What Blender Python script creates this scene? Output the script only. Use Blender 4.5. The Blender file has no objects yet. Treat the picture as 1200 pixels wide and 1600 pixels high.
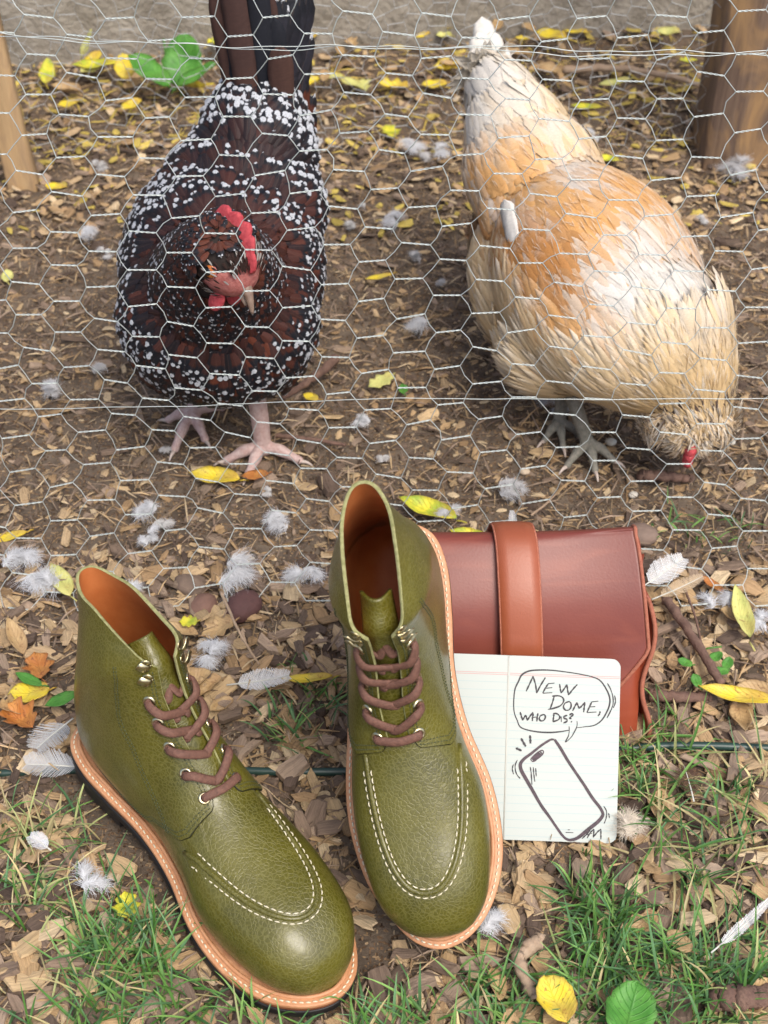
import bpy, bmesh, math, random
import numpy as np
from mathutils import Vector, Matrix
C = bpy.context.scene.collection
R = math.radians
rng = np.random.default_rng(7)
random.seed(7)

# ------------------------------------------------------------ camera, sky, sun, exposure
CAM_H, CAM_T, FOV = 0.958, 43.0, 38.0
cam = bpy.data.cameras.new("camera"); camo = bpy.data.objects.new("camera", cam); C.objects.link(camo)
camo.location = (0, 0, CAM_H); camo.rotation_euler = (R(90 - CAM_T), 0, 0)
cam.sensor_fit = 'VERTICAL'; cam.sensor_height = 24; cam.lens = 12 / math.tan(R(FOV / 2))
cam.clip_start = 0.02; cam.clip_end = 200
cam.dof.use_dof = True; cam.dof.focus_distance = 1.10; cam.dof.aperture_fstop = 8.0
bpy.context.scene.camera = camo
w = bpy.data.worlds.new("World"); bpy.context.scene.world = w; w.use_nodes = True
nt = w.node_tree; sky = nt.nodes.new('ShaderNodeTexSky'); sky.sky_type = 'NISHITA'; sky.sun_disc = False
SUN_EL, SUN_AZ = 58, 150        # azimuth of the light seen from above, degrees from +Y clockwise
sky.sun_elevation = R(SUN_EL); sky.sun_rotation = R(SUN_AZ); sky.dust_density = 4.0; sky.air_density = 0.8; sky.ozone_density = 0.6
nt.links.new(sky.outputs[0], nt.nodes['Background'].inputs[0]); nt.nodes['Background'].inputs[1].default_value = 0.145
sl = bpy.data.lights.new("sun", 'SUN'); so = bpy.data.objects.new("sun", sl); C.objects.link(so)
sl.energy = 1.3; sl.angle = R(26); sl.color = (1.0, 0.965, 0.91)
d = Vector((math.sin(R(SUN_AZ)) * math.cos(R(SUN_EL)), math.cos(R(SUN_AZ)) * math.cos(R(SUN_EL)), math.sin(R(SUN_EL))))
so.rotation_euler = d.to_track_quat('Z', 'Y').to_euler(); so.location = (0, 0, 5)
sc = bpy.context.scene
sc.view_settings.view_transform = 'Standard'; sc.view_settings.look = 'None'
sc.view_settings.gamma = 1; sc.view_settings.use_curve_mapping = False; sc.view_settings.exposure = 0.72
sc.cycles.max_bounces = 6; sc.cycles.transparent_max_bounces = 4

# ------------------------------------------------------------ helpers
FPX = 800 / math.tan(R(FOV / 2))
def gp(px, py, z=0.0):
    """point of the ground (or of height z) seen at a place of the photograph; used once to lay the place out"""
    th = R(CAM_T); a = (px - 600) / FPX; b = (py - 800) / FPX
    dy = math.cos(th) - b * math.sin(th); dz = -math.sin(th) - b * math.cos(th)
    k = (z - CAM_H) / dz
    return np.array([a * k, dy * k, z])
def at(px, py, Y):
    th = R(CAM_T); a = (px - 600) / FPX; b = (py - 800) / FPX
    dy = math.cos(th) - b * math.sin(th); dz = -math.sin(th) - b * math.cos(th); k = Y / dy
    return np.array([a * k, Y, CAM_H + dz * k])
def nrm(v):
    v = np.asarray(v, float); return v / (np.linalg.norm(v, axis=-1, keepdims=True) + 1e-12)

def tag(o, label=None, cat=None, group=None, kind=None):
    if label: o['label'] = label
    if cat: o['category'] = cat
    if group: o['group'] = group
    if kind: o['kind'] = kind
    return o
def empty(name, loc=(0, 0, 0), rot=None):
    o = bpy.data.objects.new(name, None); C.objects.link(o); o.location = loc
    o.empty_display_size = 0.01
    if rot is not None: o.rotation_euler = rot
    return o
def mesh_of(name, V, F, smooth=True):
    me = bpy.data.meshes.new(name)
    V = np.asarray(V, float)
    me.from_pydata(V.tolist(), [], F if isinstance(F, list) else F.tolist()); 
    if smooth: me.polygons.foreach_set('use_smooth', [True] * len(me.polygons))
    me.update(); return me
def mk(name, V, F, mat, parent=None, smooth=True, world=False):
    me = mesh_of(name, V, F, smooth); me.materials.append(mat)
    o = bpy.data.objects.new(name, me); C.objects.link(o)
    if parent is not None:
        o.parent = parent
        if world: o.matrix_parent_inverse = parent_inv(parent)
    return o
def parent_inv(p):
    return (Matrix.Translation(p.location) @ p.rotation_euler.to_matrix().to_4x4()).inverted()
class MB:
    def __init__(s): s.V = []; s.F = []; s.n = 0
    def add(s, V, F):
        V = np.asarray(V, float); s.V.append(V); n = s.n
        s.F.extend([[i + n for i in f] for f in F]); s.n += len(V)
    def build(s, name, mat, parent=None, smooth=True, world=False):
        return mk(name, np.vstack(s.V), s.F, mat, parent, smooth, world)
def catmull(P, n):
    P = np.asarray(P, float); m = len(P); t = np.linspace(0, m - 1, n); i = np.clip(t.astype(int), 0, m - 2); u = (t - i)[:, None]
    p0 = P[np.clip(i - 1, 0, m - 1)]; p1 = P[i]; p2 = P[i + 1]; p3 = P[np.clip(i + 2, 0, m - 1)]
    return .5 * ((2 * p1) + (-p0 + p2) * u + (2 * p0 - 5 * p1 + 4 * p2 - p3) * u**2 + (-p0 + 3 * p1 - 3 * p2 + p3) * u**3)
def catmull_at(P, t):
    P = np.asarray(P, float); m = len(P); t = np.asarray(t, float); i = np.clip(np.floor(t).astype(int), 0, m - 2); u = (t - i)[..., None]
    p0 = P[np.clip(i - 1, 0, m - 1)]; p1 = P[i]; p2 = P[i + 1]; p3 = P[np.clip(i + 2, 0, m - 1)]
    # ends: extrapolate linearly
    p0 = np.where((i == 0)[..., None], 2 * p1 - p2, p0); p3 = np.where((i == m - 2)[..., None], 2 * p2 - p1, p3)
    return .5 * ((2 * p1) + (-p0 + p2) * u + (2 * p0 - 5 * p1 + 4 * p2 - p3) * u**2 + (-p0 + 3 * p1 - 3 * p2 + p3) * u**3)
def frames(P):
    P = np.asarray(P, float); T = nrm(np.gradient(P, axis=0)); N = np.zeros_like(P)
    a = np.array([0, 0, 1.]) if abs(T[0][2]) < .9 else np.array([1., 0, 0])
    n = nrm(a - T[0] * a.dot(T[0]))
    for i in range(len(P)):
        n = nrm(n - T[i] * n.dot(T[i])); N[i] = n
    return T, N, np.cross(T, N)
def tube(P, r, k=8, flat=1.0, caps=True, nvec=None):
    P = np.asarray(P, float); n = len(P); T, N, B = frames(P)
    if nvec is not None:
        N = nrm(nvec - T * (nvec * T).sum(1, keepdims=True)); B = np.cross(T, N)
    r = np.broadcast_to(np.asarray(r, float), (n,)); a = np.linspace(0, 2 * np.pi, k, endpoint=False)
    V = (P[:, None] + r[:, None, None] * (np.cos(a)[None, :, None] * N[:, None] * flat + np.sin(a)[None, :, None] * B[:, None])).reshape(-1, 3)
    F = [[i * k + j, i * k + (j + 1) % k, (i + 1) * k + (j + 1) % k, (i + 1) * k + j] for i in range(n - 1) for j in range(k)]
    if caps: F += [list(range(k))[::-1], [(n - 1) * k + j for j in range(k)]]
    return V, F
def box(c, h, rot=None):
    V = np.array([[x, y, z] for x in (-1, 1) for y in (-1, 1) for z in (-1, 1)], float) * np.asarray(h)
    if rot is not None: V = V @ np.asarray(rot).T
    return V + np.asarray(c), [[0, 1, 3, 2], [4, 6, 7, 5], [0, 4, 5, 1], [2, 3, 7, 6], [0, 2, 6, 4], [1, 5, 7, 3]]
def ellipsoid(c, r, rot=None, n=14, m=10):
    V = [[0, 0, 1.]]
    for i in range(1, m):
        for j in range(n):
            a = math.pi * i / m; b = 2 * math.pi * j / n; V.append([math.sin(a) * math.cos(b), math.sin(a) * math.sin(b), math.cos(a)])
    V.append([0, 0, -1.]); V = np.array(V) * np.asarray(r)
    if rot is not None: V = V @ np.asarray(rot).T
    F = [[0, 1 + j, 1 + (j + 1) % n] for j in range(n)]
    for i in range(m - 2):
        for j in range(n): F.append([1 + i * n + j, 1 + (i + 1) * n + j, 1 + (i + 1) * n + (j + 1) % n, 1 + i * n + (j + 1) % n])
    l = len(V) - 1; F += [[l, 1 + (m - 2) * n + (j + 1) % n, 1 + (m - 2) * n + j] for j in range(n)]
    return V + np.asarray(c), F
def gridF(n, m, wrap=False):
    F = []
    mm = m if wrap else m - 1
    for i in range(n - 1):
        for j in range(mm): F.append([i * m + j, i * m + (j + 1) % m, (i + 1) * m + (j + 1) % m, (i + 1) * m + j])
    return F
def vnoise(x, y, s=1.0, seed=0):
    x = np.asarray(x) * s; y = np.asarray(y) * s; v = 0
    r = np.random.default_rng(seed)
    for _ in range(7):
        a, b, p = r.normal(size=3); v = v + np.sin(a * x * 2 + b * y * 2 + p * 6)
    return v / 3.5
def ground_z(x, y):
    return 0.004 * vnoise(x, y, 14, 1) + 0.002 * vnoise(x, y, 45, 2) - 0.002 + 0.02 * np.clip((np.asarray(y) - 1.75) / .3, 0, 1)

# ------------------------------------------------------------ materials
def mat(name, col=(.5, .5, .5), rough=.6, metal=0, spec=.5):
    m = bpy.data.materials.new(name); m.use_nodes = True; b = m.node_tree.nodes['Principled BSDF']
    b.inputs['Base Color'].default_value = (*col, 1); b.inputs['Roughness'].default_value = rough
    b.inputs['Metallic'].default_value = metal; b.inputs['Specular IOR Level'].default_value = spec
    return m
class NT:
    def __init__(s, m): s.m = m; s.t = m.node_tree; s.b = s.t.nodes['Principled BSDF']
    def n(s, typ, **k):
        q = s.t.nodes.new('ShaderNode' + typ)
        for a, v in k.items():
            if a in ('operation', 'blend_type', 'feature', 'data_type', 'attribute_name', 'distance', 'wave_type', 'bands_direction', 'interpolation_type', 'noise_dimensions'): setattr(q, a, v)
            else: q.inputs[a.replace('_', ' ')].default_value = v
        return q
    def l(s, a, b): s.t.links.new(a, b)
    def coord(s, kind='Object', scale=None):
        tc = s.n('TexCoord')
        if scale is None: return tc.outputs[kind]
        mp = s.n('Mapping'); mp.inputs['Scale'].default_value = scale; s.l(tc.outputs[kind], mp.inputs[0]); return mp.outputs[0]
    def ramp(s, fac, stops):
        r = s.n('ValToRGB'); s.l(fac, r.inputs[0]); e = r.color_ramp.elements
        while len(e) < len(stops): e.new(.5)
        for i, (p, c) in enumerate(stops): e[i].position = p; e[i].color = (*c, 1) if len(c) == 3 else c
        return r.outputs[0]
    def mix(s, fac, a, b, mode='MIX'):
        q = s.n('Mix', data_type='RGBA', blend_type=mode)
        for v, i in ((fac, 0), (a, 6), (b, 7)):
            if hasattr(v, 'links') or hasattr(v, 'is_output'): s.l(v, q.inputs[i])
            else: q.inputs[i].default_value = v if i == 0 else (*v, 1)
        return q.outputs[2]
    def math(s, op, a, b=None, clamp=False):
        q = s.n('Math', operation=op); q.use_clamp = clamp
        for v, i in ((a, 0), (b, 1)):
            if v is None: continue
            if hasattr(v, 'is_output'): s.l(v, q.inputs[i])
            else: q.inputs[i].default_value = v
        return q.outputs[0]
    def bump(s, h, dist=.001, strength=1.0, prev=None):
        q = s.n('Bump'); q.inputs['Distance'].default_value = dist; q.inputs['Strength'].default_value = strength
        s.l(h, q.inputs['Height'])
        if prev is not None: s.l(prev, q.inputs['Normal'])
        return q.outputs[0]
def noise(N, co, scale, detail=3, rough=.55, dist=0):
    q = N.n('TexNoise', Scale=scale, Detail=detail, Roughness=rough, Distortion=dist); N.l(co, q.inputs['Vector']); return q.outputs[0]

def m_leather():
    m = mat('olive pebbled leather', (.1, .1, .02), .42); N = NT(m); co = N.coord('Object')
    # cells drift and stretch a little over the skin
    nz = N.n('TexNoise', Scale=60.0, Detail=2.0); N.l(co, nz.inputs['Vector'])
    v = N.n('VectorMath', operation='SCALE'); v.operation = 'SCALE'; N.l(nz.outputs[1], v.inputs[0]); v.inputs['Scale'].default_value = .006
    ad = N.n('VectorMath', operation='ADD'); N.l(co, ad.inputs[0]); N.l(v.outputs[0], ad.inputs[1])
    vo = N.n('TexVoronoi', feature='DISTANCE_TO_EDGE', Scale=330.0, Randomness=1.0); N.l(ad.outputs[0], vo.inputs['Vector'])
    e = N.ramp(vo.outputs['Distance'], [(0, (0, 0, 0)), (.16, (1, 1, 1))])
    big = noise(N, co, 22, 4); fine = noise(N, co, 900, 2)
    c1 = N.mix(N.ramp(big, [(.3, (0, 0, 0)), (.7, (1, 1, 1))]), (.060, .056, .003), (.116, .103, .006))
    c2 = N.mix(N.math('MULTIPLY', N.math('SUBTRACT', 1.0, e), .36), c1, (.21, .195, .055))
    N.l(c2, N.b.inputs['Base Color'])
    amp = N.ramp(noise(N, co, 30, 2), [(.3, (.35, .35, .35)), (.7, (1, 1, 1))])
    h = N.math('MULTIPLY', e, amp)
    # creases
    wr = noise(N, N.coord('Object', (60, 25, 25)), 1.6, 2, .5, 1.0)
    b1 = N.bump(wr, .0020, .22); b2 = N.bump(h, .00036, .7, b1); N.l(b2, N.b.inputs['Normal'])
    N.l(N.ramp(big, [(.2, (.40,) * 3), (.8, (.52,) * 3)]), N.b.inputs['Roughness'])
    N.b.inputs['Coat Weight'].default_value = .42; N.b.inputs['Coat Roughness'].default_value = .20
    return m
def m_noise(name, c1, c2, rough=.6, sc=40, bump=.0005, stretch=(1, 1, 1), bsc=None, metal=0, spec=.5, lo=.3, hi=.7):
    m = mat(name, c1, rough, metal, spec); N = NT(m); co = N.coord('Object', stretch)
    f = noise(N, co, sc, 5, .6); N.l(N.mix(N.ramp(f, [(lo, (0, 0, 0)), (hi, (1, 1, 1))]), c1, c2), N.b.inputs['Base Color'])
    g = noise(N, co, bsc or sc * 4, 4); N.l(N.bump(g, bump, .8), N.b.inputs['Normal'])
    return m
M = {}
M['olive'] = m_leather()
M['edge'] = m_noise('raw cut leather edge', (.19, .19, .065), (.34, .33, .15), .8, 300, .0004)
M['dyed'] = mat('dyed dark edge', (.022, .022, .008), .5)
M['lining'] = m_noise('tan calf lining', (.42, .12, .03), (.50, .17, .05), .55, 60, .0002)
M['welt'] = m_noise('natural welt leather', (.46, .205, .09), (.56, .29, .145), .5, 120, .0004)
M['midsole'] = m_noise('stained leather midsole', (.24, .075, .03), (.34, .12, .05), .4, 90, .0004, (1, 1, 8))
M['rubber'] = mat('black rubber', (.012, .011, .011), .55)
M['thread'] = m_noise('cream waxed thread', (.62, .55, .38), (.75, .70, .52), .7, 900, .0002)
M['dkthread'] = mat('dark green thread', (.05, .06, .025), .6)
M['lace'] = m_noise('brown rawhide lace', (.100, .044, .030), (.180, .084, .056), .7, 420, .0005)
M['brass'] = mat('antique brass', (.62, .55, .34), .28, 1.0)
M['hole'] = mat('dark hole', (.01, .008, .006), .9)
def m_oxblood(name, c1, c2, rough):
    m = mat(name, c1, rough); N = NT(m); co = N.coord('Object', (1, 1, 1))
    f = noise(N, co, 9, 4, .5); 
    streak = noise(N, N.coord('Object', (6, 40, 40)), 1.0, 3, .5, 1.5)
    a = N.mix(N.ramp(f, [(.3, (0, 0, 0)), (.7, (1, 1, 1))]), c1, c2)
    b = N.mix(N.math('MULTIPLY', N.ramp(streak, [(.54, (0, 0, 0)), (.68, (1, 1, 1))]), .16), a, (.42, .12, .06))
    N.l(b, N.b.inputs['Base Color']); N.l(N.bump(noise(N, co, 500, 3), .0002, .5), N.b.inputs['Normal'])
    return m
M['oxblood'] = m_oxblood('pull-up oxblood leather', (.150, .030, .020), (.225, .056, .034), .42)
M['russet'] = m_oxblood('russet strap leather', (.24, .058, .022), (.32, .085, .035), .42)
M['gusset'] = m_oxblood('gusset leather', (.22, .04, .018), (.30, .06, .025), .45)
M['bagedge'] = m_noise('leather raw edge', (.30, .09, .05), (.40, .15, .09), .8, 300, .0004)
M['paper'] = mat('mint white paper', (.50, .54, .50), .8)
M['paperedge'] = mat('page block edge', (.6, .6, .53), .8)
M['cover'] = mat('kraft notebook cover', (.35, .24, .14), .8)
M['ink'] = m_noise('black pen ink', (.006, .005, .008), (.016, .010, .018), .5, 300, .0001)
M['scribble'] = m_noise('purple black marker', (.014, .006, .010), (.07, .035, .05), .5, 420, .0001, (1, 1, 1))
M['rule'] = mat('blue ruled line', (.40, .50, .49), .8)
M['redrule'] = mat('red header line', (.55, .28, .27), .8)
M['wire'] = mat('galvanised wire', (.52, .57, .54), .45, .45)
M['farwire'] = mat('weathered wire', (.42, .43, .42), .6, .3)
M['concrete'] = m_noise('rough concrete', (.19, .165, .125), (.42, .38, .31), .9, 26, .006, bsc=110, lo=.25, hi=.75)
def m_wood(name, c1, c2, c3):
    m = mat(name, c1, .8); N = NT(m); co = N.coord('Object', (1, 1, .06)); f = noise(N, co, 90, 6, .7, 1.2); g = noise(N, N.coord('Object', (1, 1, .35)), 24, 4, .6, 1.0)
    a = N.mix(N.ramp(f, [(.3, (0, 0, 0)), (.7, (1, 1, 1))]), c1, c2); N.l(N.mix(N.ramp(g, [(.45, (0, 0, 0)), (.65, (1, 1, 1))]), a, c3), N.b.inputs['Base Color'])
    N.l(N.bump(f, .002, .8), N.b.inputs['Normal']); return m
M['post'] = m_wood('weathered post', (.085, .052, .036), (.20, .135, .092), (.33, .20, .09))
M['board'] = m_wood('pale pine board', (.42, .27, .13), (.55, .38, .2), (.30, .2, .12))
def m_attr(name, rough=.8, spec=.3, nsc=250, dist=.0008, stretch=(1, 1, 1), var=.45, transl=0):
    """colour from the mesh's own 'Col' attribute, broken up with grain"""
    m = mat(name, (.5,) * 3, rough, 0, spec); N = NT(m); a = N.n('Attribute', attribute_name='Col'); co = N.coord('Object', stretch)
    f = noise(N, co, nsc, 4, .65)
    k = N.ramp(f, [(.25, (1 - var,) * 3), (.75, (1 + var * .6,) * 3)])
    N.l(N.mix(1.0, a.outputs['Color'], k, 'MULTIPLY'), N.b.inputs['Base Color']); N.l(N.bump(f, dist, .8), N.b.inputs['Normal'])
    if transl:
        N.b.inputs['Transmission Weight'].default_value = 0
        N.b.inputs['Subsurface Weight'].default_value = transl; N.b.inputs['Subsurface Radius'].default_value = (.003, .003, .002); N.b.inputs['Subsurface Scale'].default_value = 1
    return m
def m_chip():
    """weathered wood: grain runs along each chip, shifted from chip to chip by its own tone"""
    m = mat('wood chip', (.4,) * 3, .88, 0, .15); N = NT(m); a = N.n('Attribute', attribute_name='Col'); uv = N.coord('UV', (1.6, 17, 1))
    sp = N.n('SeparateColor'); N.l(a.outputs['Color'], sp.inputs[0]); ad = N.n('CombineXYZ'); N.l(N.math('MULTIPLY', sp.outputs[0], 91.0), ad.inputs[0]); N.l(N.math('MULTIPLY', sp.outputs[1], 173.0), ad.inputs[1]); N.l(N.math('MULTIPLY', sp.outputs[2], 57.0), ad.inputs[2])
    v = N.n('VectorMath'); N.l(uv, v.inputs[0]); N.l(ad.outputs[0], v.inputs[1]); f = noise(N, v.outputs[0], 1.0, 6, .7, .4); g = noise(N, N.coord('Object'), 420, 3)
    k = N.ramp(f, [(.22, (.42,) * 3), (.5, (.95,) * 3), (.78, (1.30,) * 3)]); c = N.mix(1.0, a.outputs['Color'], k, 'MULTIPLY'); c = N.mix(N.ramp(g, [(.58, (0, 0, 0)), (.75, (.6,) * 3)]), c, (.05, .032, .02))
    N.l(c, N.b.inputs['Base Color']); N.l(N.bump(f, .0012, .9), N.b.inputs['Normal']); return m
M['chip'] = m_chip()
M['grass'] = m_attr('grass blade', .5, .4, 60, .0002, var=.25)
M['fluff'] = m_attr('down', .9, .1, 200, .0002, var=.15)
def m_leaf(name, c1, c2, c3):
    m = mat(name, c1, .55); N = NT(m); uv = N.coord('UV'); sp = N.n('SeparateXYZ'); N.l(uv, sp.inputs[0])
    ax = N.math('ABSOLUTE', N.math('SUBTRACT', sp.outputs[0], .5))
    vein = N.math('FRACT', N.math('ADD', N.math('MULTIPLY', sp.outputs[1], 9.0), N.math('MULTIPLY', ax, -5.0)))
    vm = N.ramp(vein, [(0, (1, 1, 1)), (.12, (0, 0, 0)), (.9, (0, 0, 0)), (1, (1, 1, 1))])
    mid = N.ramp(ax, [(0, (1, 1, 1)), (.035, (0, 0, 0))])
    co = N.coord('Object'); f = noise(N, co, 55, 4, .6)
    a = N.mix(N.ramp(f, [(.42, (0, 0, 0)), (.62, (1, 1, 1))]), c1, c2); spt = noise(N, co, 300, 2)
    a = N.mix(N.ramp(spt, [(.60, (0, 0, 0)), (.70, (.8,) * 3)]), a, c3); a = N.mix(N.ramp(noise(N, co, 24, 3), [(.56, (0, 0, 0)), (.72, (.7,) * 3)]), a, (c3[0] * 1.6, c3[1] * 1.5, c3[2] * 1.5)); rim = N.ramp(ax, [(.40, (0, 0, 0)), (.5, (.5,) * 3)]); a = N.mix(rim, a, c3)
    a = N.mix(N.math('MULTIPLY', N.math('MAXIMUM', vm, mid), .35), a, (c1[0] * .6, c1[1] * .6, c1[2] * .6))
    N.l(a, N.b.inputs['Base Color']); N.l(N.bump(N.math('MAXIMUM', vm, mid), .0006, .6), N.b.inputs['Normal']); return m
M['lyellow'] = m_leaf('yellow leaf', (.72, .55, .03), (.62, .50, .08), (.30, .16, .03))
M['lpale'] = m_leaf('pale yellow leaf', (.62, .60, .20), (.52, .55, .18), (.35, .28, .08))
M['lyg'] = m_leaf('yellow green leaf', (.66, .60, .04), (.30, .42, .04), (.35, .2, .04))
M['lgreen'] = m_leaf('green leaf', (.06, .22, .025), (.10, .30, .04), (.05, .12, .02))
M['lorange'] = m_leaf('orange leaf', (.42, .15, .03), (.52, .24, .06), (.18, .06, .02))
M['ltan'] = m_leaf('dry tan leaf', (.42, .28, .13), (.50, .35, .17), (.22, .13, .06))
M['hose'] = mat('dark green hose', (.02, .05, .04), .4)
M['bark'] = m_noise('twig bark', (.11, .06, .045), (.20, .12, .085), .85, 120, .0015, (1, 1, 1))
M['palestick'] = m_noise('peeled stick', (.33, .23, .15), (.42, .31, .21), .85, 120, .001)

# soil: damp brown earth with fine mulch crumbs
def m_soil():
    m = mat('mulch soil', (.06, .04, .025), .95, 0, .2); N = NT(m); co = N.coord('Object'); col = None
    base = N.ramp(noise(N, co, 35, 6, .7), [(.25, (.060, .045, .033)), (.55, (.150, .115, .083)), (.8, (.25, .195, .14))])
    h = noise(N, co, 260, 5, .7)
    for sc, st, thr, c in ((170, (1, 2.6, 1), .62, 1), (240, (2.4, 1, 1), .7, 2), (330, (1, 1, 1), .72, 3)):
        vo = N.n('TexVoronoi', feature='F1', Scale=float(sc), Randomness=1.0); mp = N.n('Mapping'); mp.inputs['Scale'].default_value = st
        mp.inputs['Rotation'].default_value = (0, 0, c * .7)
        N.l(co, mp.inputs[0]); N.l(mp.outputs[0], vo.inputs['Vector'])
        sp = N.n('SeparateColor'); N.l(vo.outputs['Color'], sp.inputs[0])
        msk = N.math('MULTIPLY', N.math('GREATER_THAN', sp.outputs[0], thr), N.math('LESS_THAN', vo.outputs['Distance'], .42))
        cc = N.ramp(sp.outputs[1], [(0, (.05, .03, .018)), (.5, (.17, .105, .06)), (.85, (.30, .20, .11)), (1, (.42, .32, .2))])
        base = N.mix(msk, base, cc); h = N.math('ADD', h, N.math('MULTIPLY', msk, .8))
    N.l(base, N.b.inputs['Base Color']); N.l(N.bump(h, .003, .9), N.b.inputs['Normal']); return m
M['soil'] = m_soil()

def set_col(me, cols):
    a = me.color_attributes.new('Col', 'FLOAT_COLOR', 'POINT')
    c = np.ones((len(me.vertices), 4), np.float32); c[:, :3] = cols; a.data.foreach_set('color', c.ravel())
def set_uv(me, uvv):
    l = me.uv_layers.new(name='UVMap'); idx = np.zeros(len(me.loops), int); me.loops.foreach_get('vertex_index', idx)
    l.data.foreach_set('uv', np.asarray(uvv, np.float32)[idx].ravel())

# ============================================================ SETTING
xs = np.concatenate([[-40, -8, -3, -1.4], np.linspace(-.9, .9, 240), [1.4, 3, 8, 40]]); ys = np.concatenate([[-30, -6, -1, 0, .25], np.linspace(.4, 2.25, 240), [3, 8, 40]])
X, Y = np.meshgrid(xs, ys); fade = np.where((np.abs(X) < 1) & (Y > .3) & (Y < 2.3), 1, 0)
Z = ground_z(X, Y) * fade + (0.0016 * rng.normal(size=X.shape)) * fade - .003 * (1 - fade)
ground = tag(mk('ground', np.stack([X, Y, Z], -1).reshape(-1, 3), gridF(len(ys), len(xs)), M['soil']), kind='structure')

# concrete wall behind the run
def wallz():
    a = np.array([-1.6, 1.80]); b = np.array([1.6, 2.14]); n = 60; m = 20; V = []
    for j in range(m):
        for i in range(n):
            p = a + (b - a) * i / (n - 1); z = -.05 + .75 * j / (m - 1); q = .004 * math.sin(i * 1.7 + j * 2.3) + .003 * random.uniform(-1, 1)
            V.append([p[0] + q * .1, p[1] + q, z])
    F = gridF(m, n); k = len(V)
    V += [[a[0], a[1] + .18, .7], [b[0], b[1] + .18, .7], [a[0], a[1] + .18, -.05], [b[0], b[1] + .18, -.05]]
    F += [[(m - 1) * n, (m - 1) * n + n - 1, k + 1, k], [k + 2, k, k + 1, k + 3]]
    return tag(mk('concrete_wall', V, F, M['concrete']), 'rough grey concrete foundation wall behind the chicken run', 'wall')
wallz()

def post(name, base, top, wx, wy, m, label, cat):
    base = np.array(base); top = np.array(top); T = nrm(top - base); n = 14; V = []; F = []
    for i in range(n):
        c = base + (top - base) * i / (n - 1)
        for (a, b) in ((-1, -.92), (-.92, -1), (.92, -1), (1, -.92), (1, .92), (.92, 1), (-.92, 1), (-1, .92)):
            j = 0.0015 * random.uniform(-1, 1)
            V.append([c[0] + a * wx / 2 + j, c[1] + b * wy / 2 + j, c[2]])
    F = gridF(n, 8, True) + [[(n - 1) * 8 + j for j in range(8)]]
    o = mk(name, np.array(V) - base, F, m); o.location = base; return tag(o, label, cat)
pr = gp(1148, 262); post('wooden_post', pr + [0, .04, -.03], pr + [.004, .04, .75], .085, .085, M['post'], 'brown weathered square wooden post at the right edge before the wall', 'post')
pl = gp(24, 300); post('wooden_post', pl + [0.008, .02, -.02], pl + [-.028, .02, .7], .034, .02, M['board'], 'narrow pale pine board standing upright at the left edge', 'post')

# ------------------------------------------------------------ chicken wire
def wire_net(name, prof, x0, x1, P_of, p_of, r, mat_, twist=True, seed=3, jit=.0011, par=None):
    """prof: list of (y,z) from the foot up. rows of twisted joints run along x, cells share zig-zag wires."""
    rg = np.random.default_rng(seed); prof = np.array(prof); dl = np.r_[0, np.cumsum(np.linalg.norm(np.diff(prof, axis=0), axis=1))]
    L = dl[-1]; lv = [0]
    while lv[-1] < L: lv.append(lv[-1] + p_of(min(lv[-1], L)) / 2)
    lv = np.array(lv[:-1]); nr = len(lv); mb = MB(); nodes = {}
    P0 = P_of(0)
    ncol = int((x1 - x0) / P0) + 3
    def pos(row, u):
        s = lv[row]; Pn = P_of(s) ; xm = (x0 + x1) / 2
        x = xm + (u - ncol / 2) * Pn; y = np.interp(s, dl, prof[:, 0]); z = np.interp(s, dl, prof[:, 1])
        return np.array([x + .010 * math.sin(row * .22 + u * .12), y + .004 * math.sin(u * .9 + row * .3), z + .0035 * math.sin(u * 1.1 + row * .15)])
    tw = .35                       # share of a period taken by the twisted joint
    for i in range(nr):
        for j in range(ncol):
            u = j + (.5 if i % 2 else 0)
            a = pos(i, u - tw / 2) + rg.normal(size=3) * jit; b = pos(i, u + tw / 2) + rg.normal(size=3) * jit
            nodes[i, j] = (a, b)
    for (i, j), (a, b) in nodes.items():
        T = b - a
        if twist:
            n = 13; t = np.linspace(0, 1, n); ax = nrm(T); e1 = nrm(np.cross(ax, [0, .6, 1])); e2 = np.cross(ax, e1)
            for ph in (0, math.pi):
                an = t * math.pi * 5 + ph; rr = r * 1.25 * np.minimum(1, 6 * np.minimum(t, 1 - t) + .3)
                Pn = a + t[:, None] * T + rr[:, None] * (np.cos(an)[:, None] * e1 + np.sin(an)[:, None] * e2)
                mb.add(*tube(Pn, r * 1.05, 4, caps=False))
        else: mb.add(*tube([a, b], r * 1.6, 4, caps=False))
        if i + 1 < nr:
            jj = j if i % 2 == 0 else j + 1
            for (k, s0, s1) in ((jj, b, 0), (jj - 1, a, 1)):
                if (i + 1, k) in nodes:
                    q = nodes[i + 1, k][s1]
                    mid = (s0 + q) / 2 + rg.normal(size=3) * jit * .8
                    mb.add(*tube([s0, s0 * .75 + mid * .25 + (0, 0, 0), mid, q * .8 + mid * .2, q], r, 4, caps=False))
    return mb.build(name, mat_, par)
FP = [(.900, .006), (.925, .02), (.940, .06), (.950, .12), (.958, .20), (.968, .30), (.985, .42), (1.005, .56), (1.02, .66)]
fence = tag(empty('chicken_wire_fence', (0, .93, 0)), 'galvanised hexagonal chicken wire fence standing just behind the boots and in front of both hens', 'wire fence')
def add_off(o): o.location = (0, -.93, 0); return o
o = add_off(wire_net('wire_mesh', FP, -.52, .52, lambda s: .0655 - .0095 * min(s / .5, 1), lambda s: .0345 - .006 * min(s / .5, 1), .00040, M['wire'], par=fence)); tag(o, kind=None)
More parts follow.
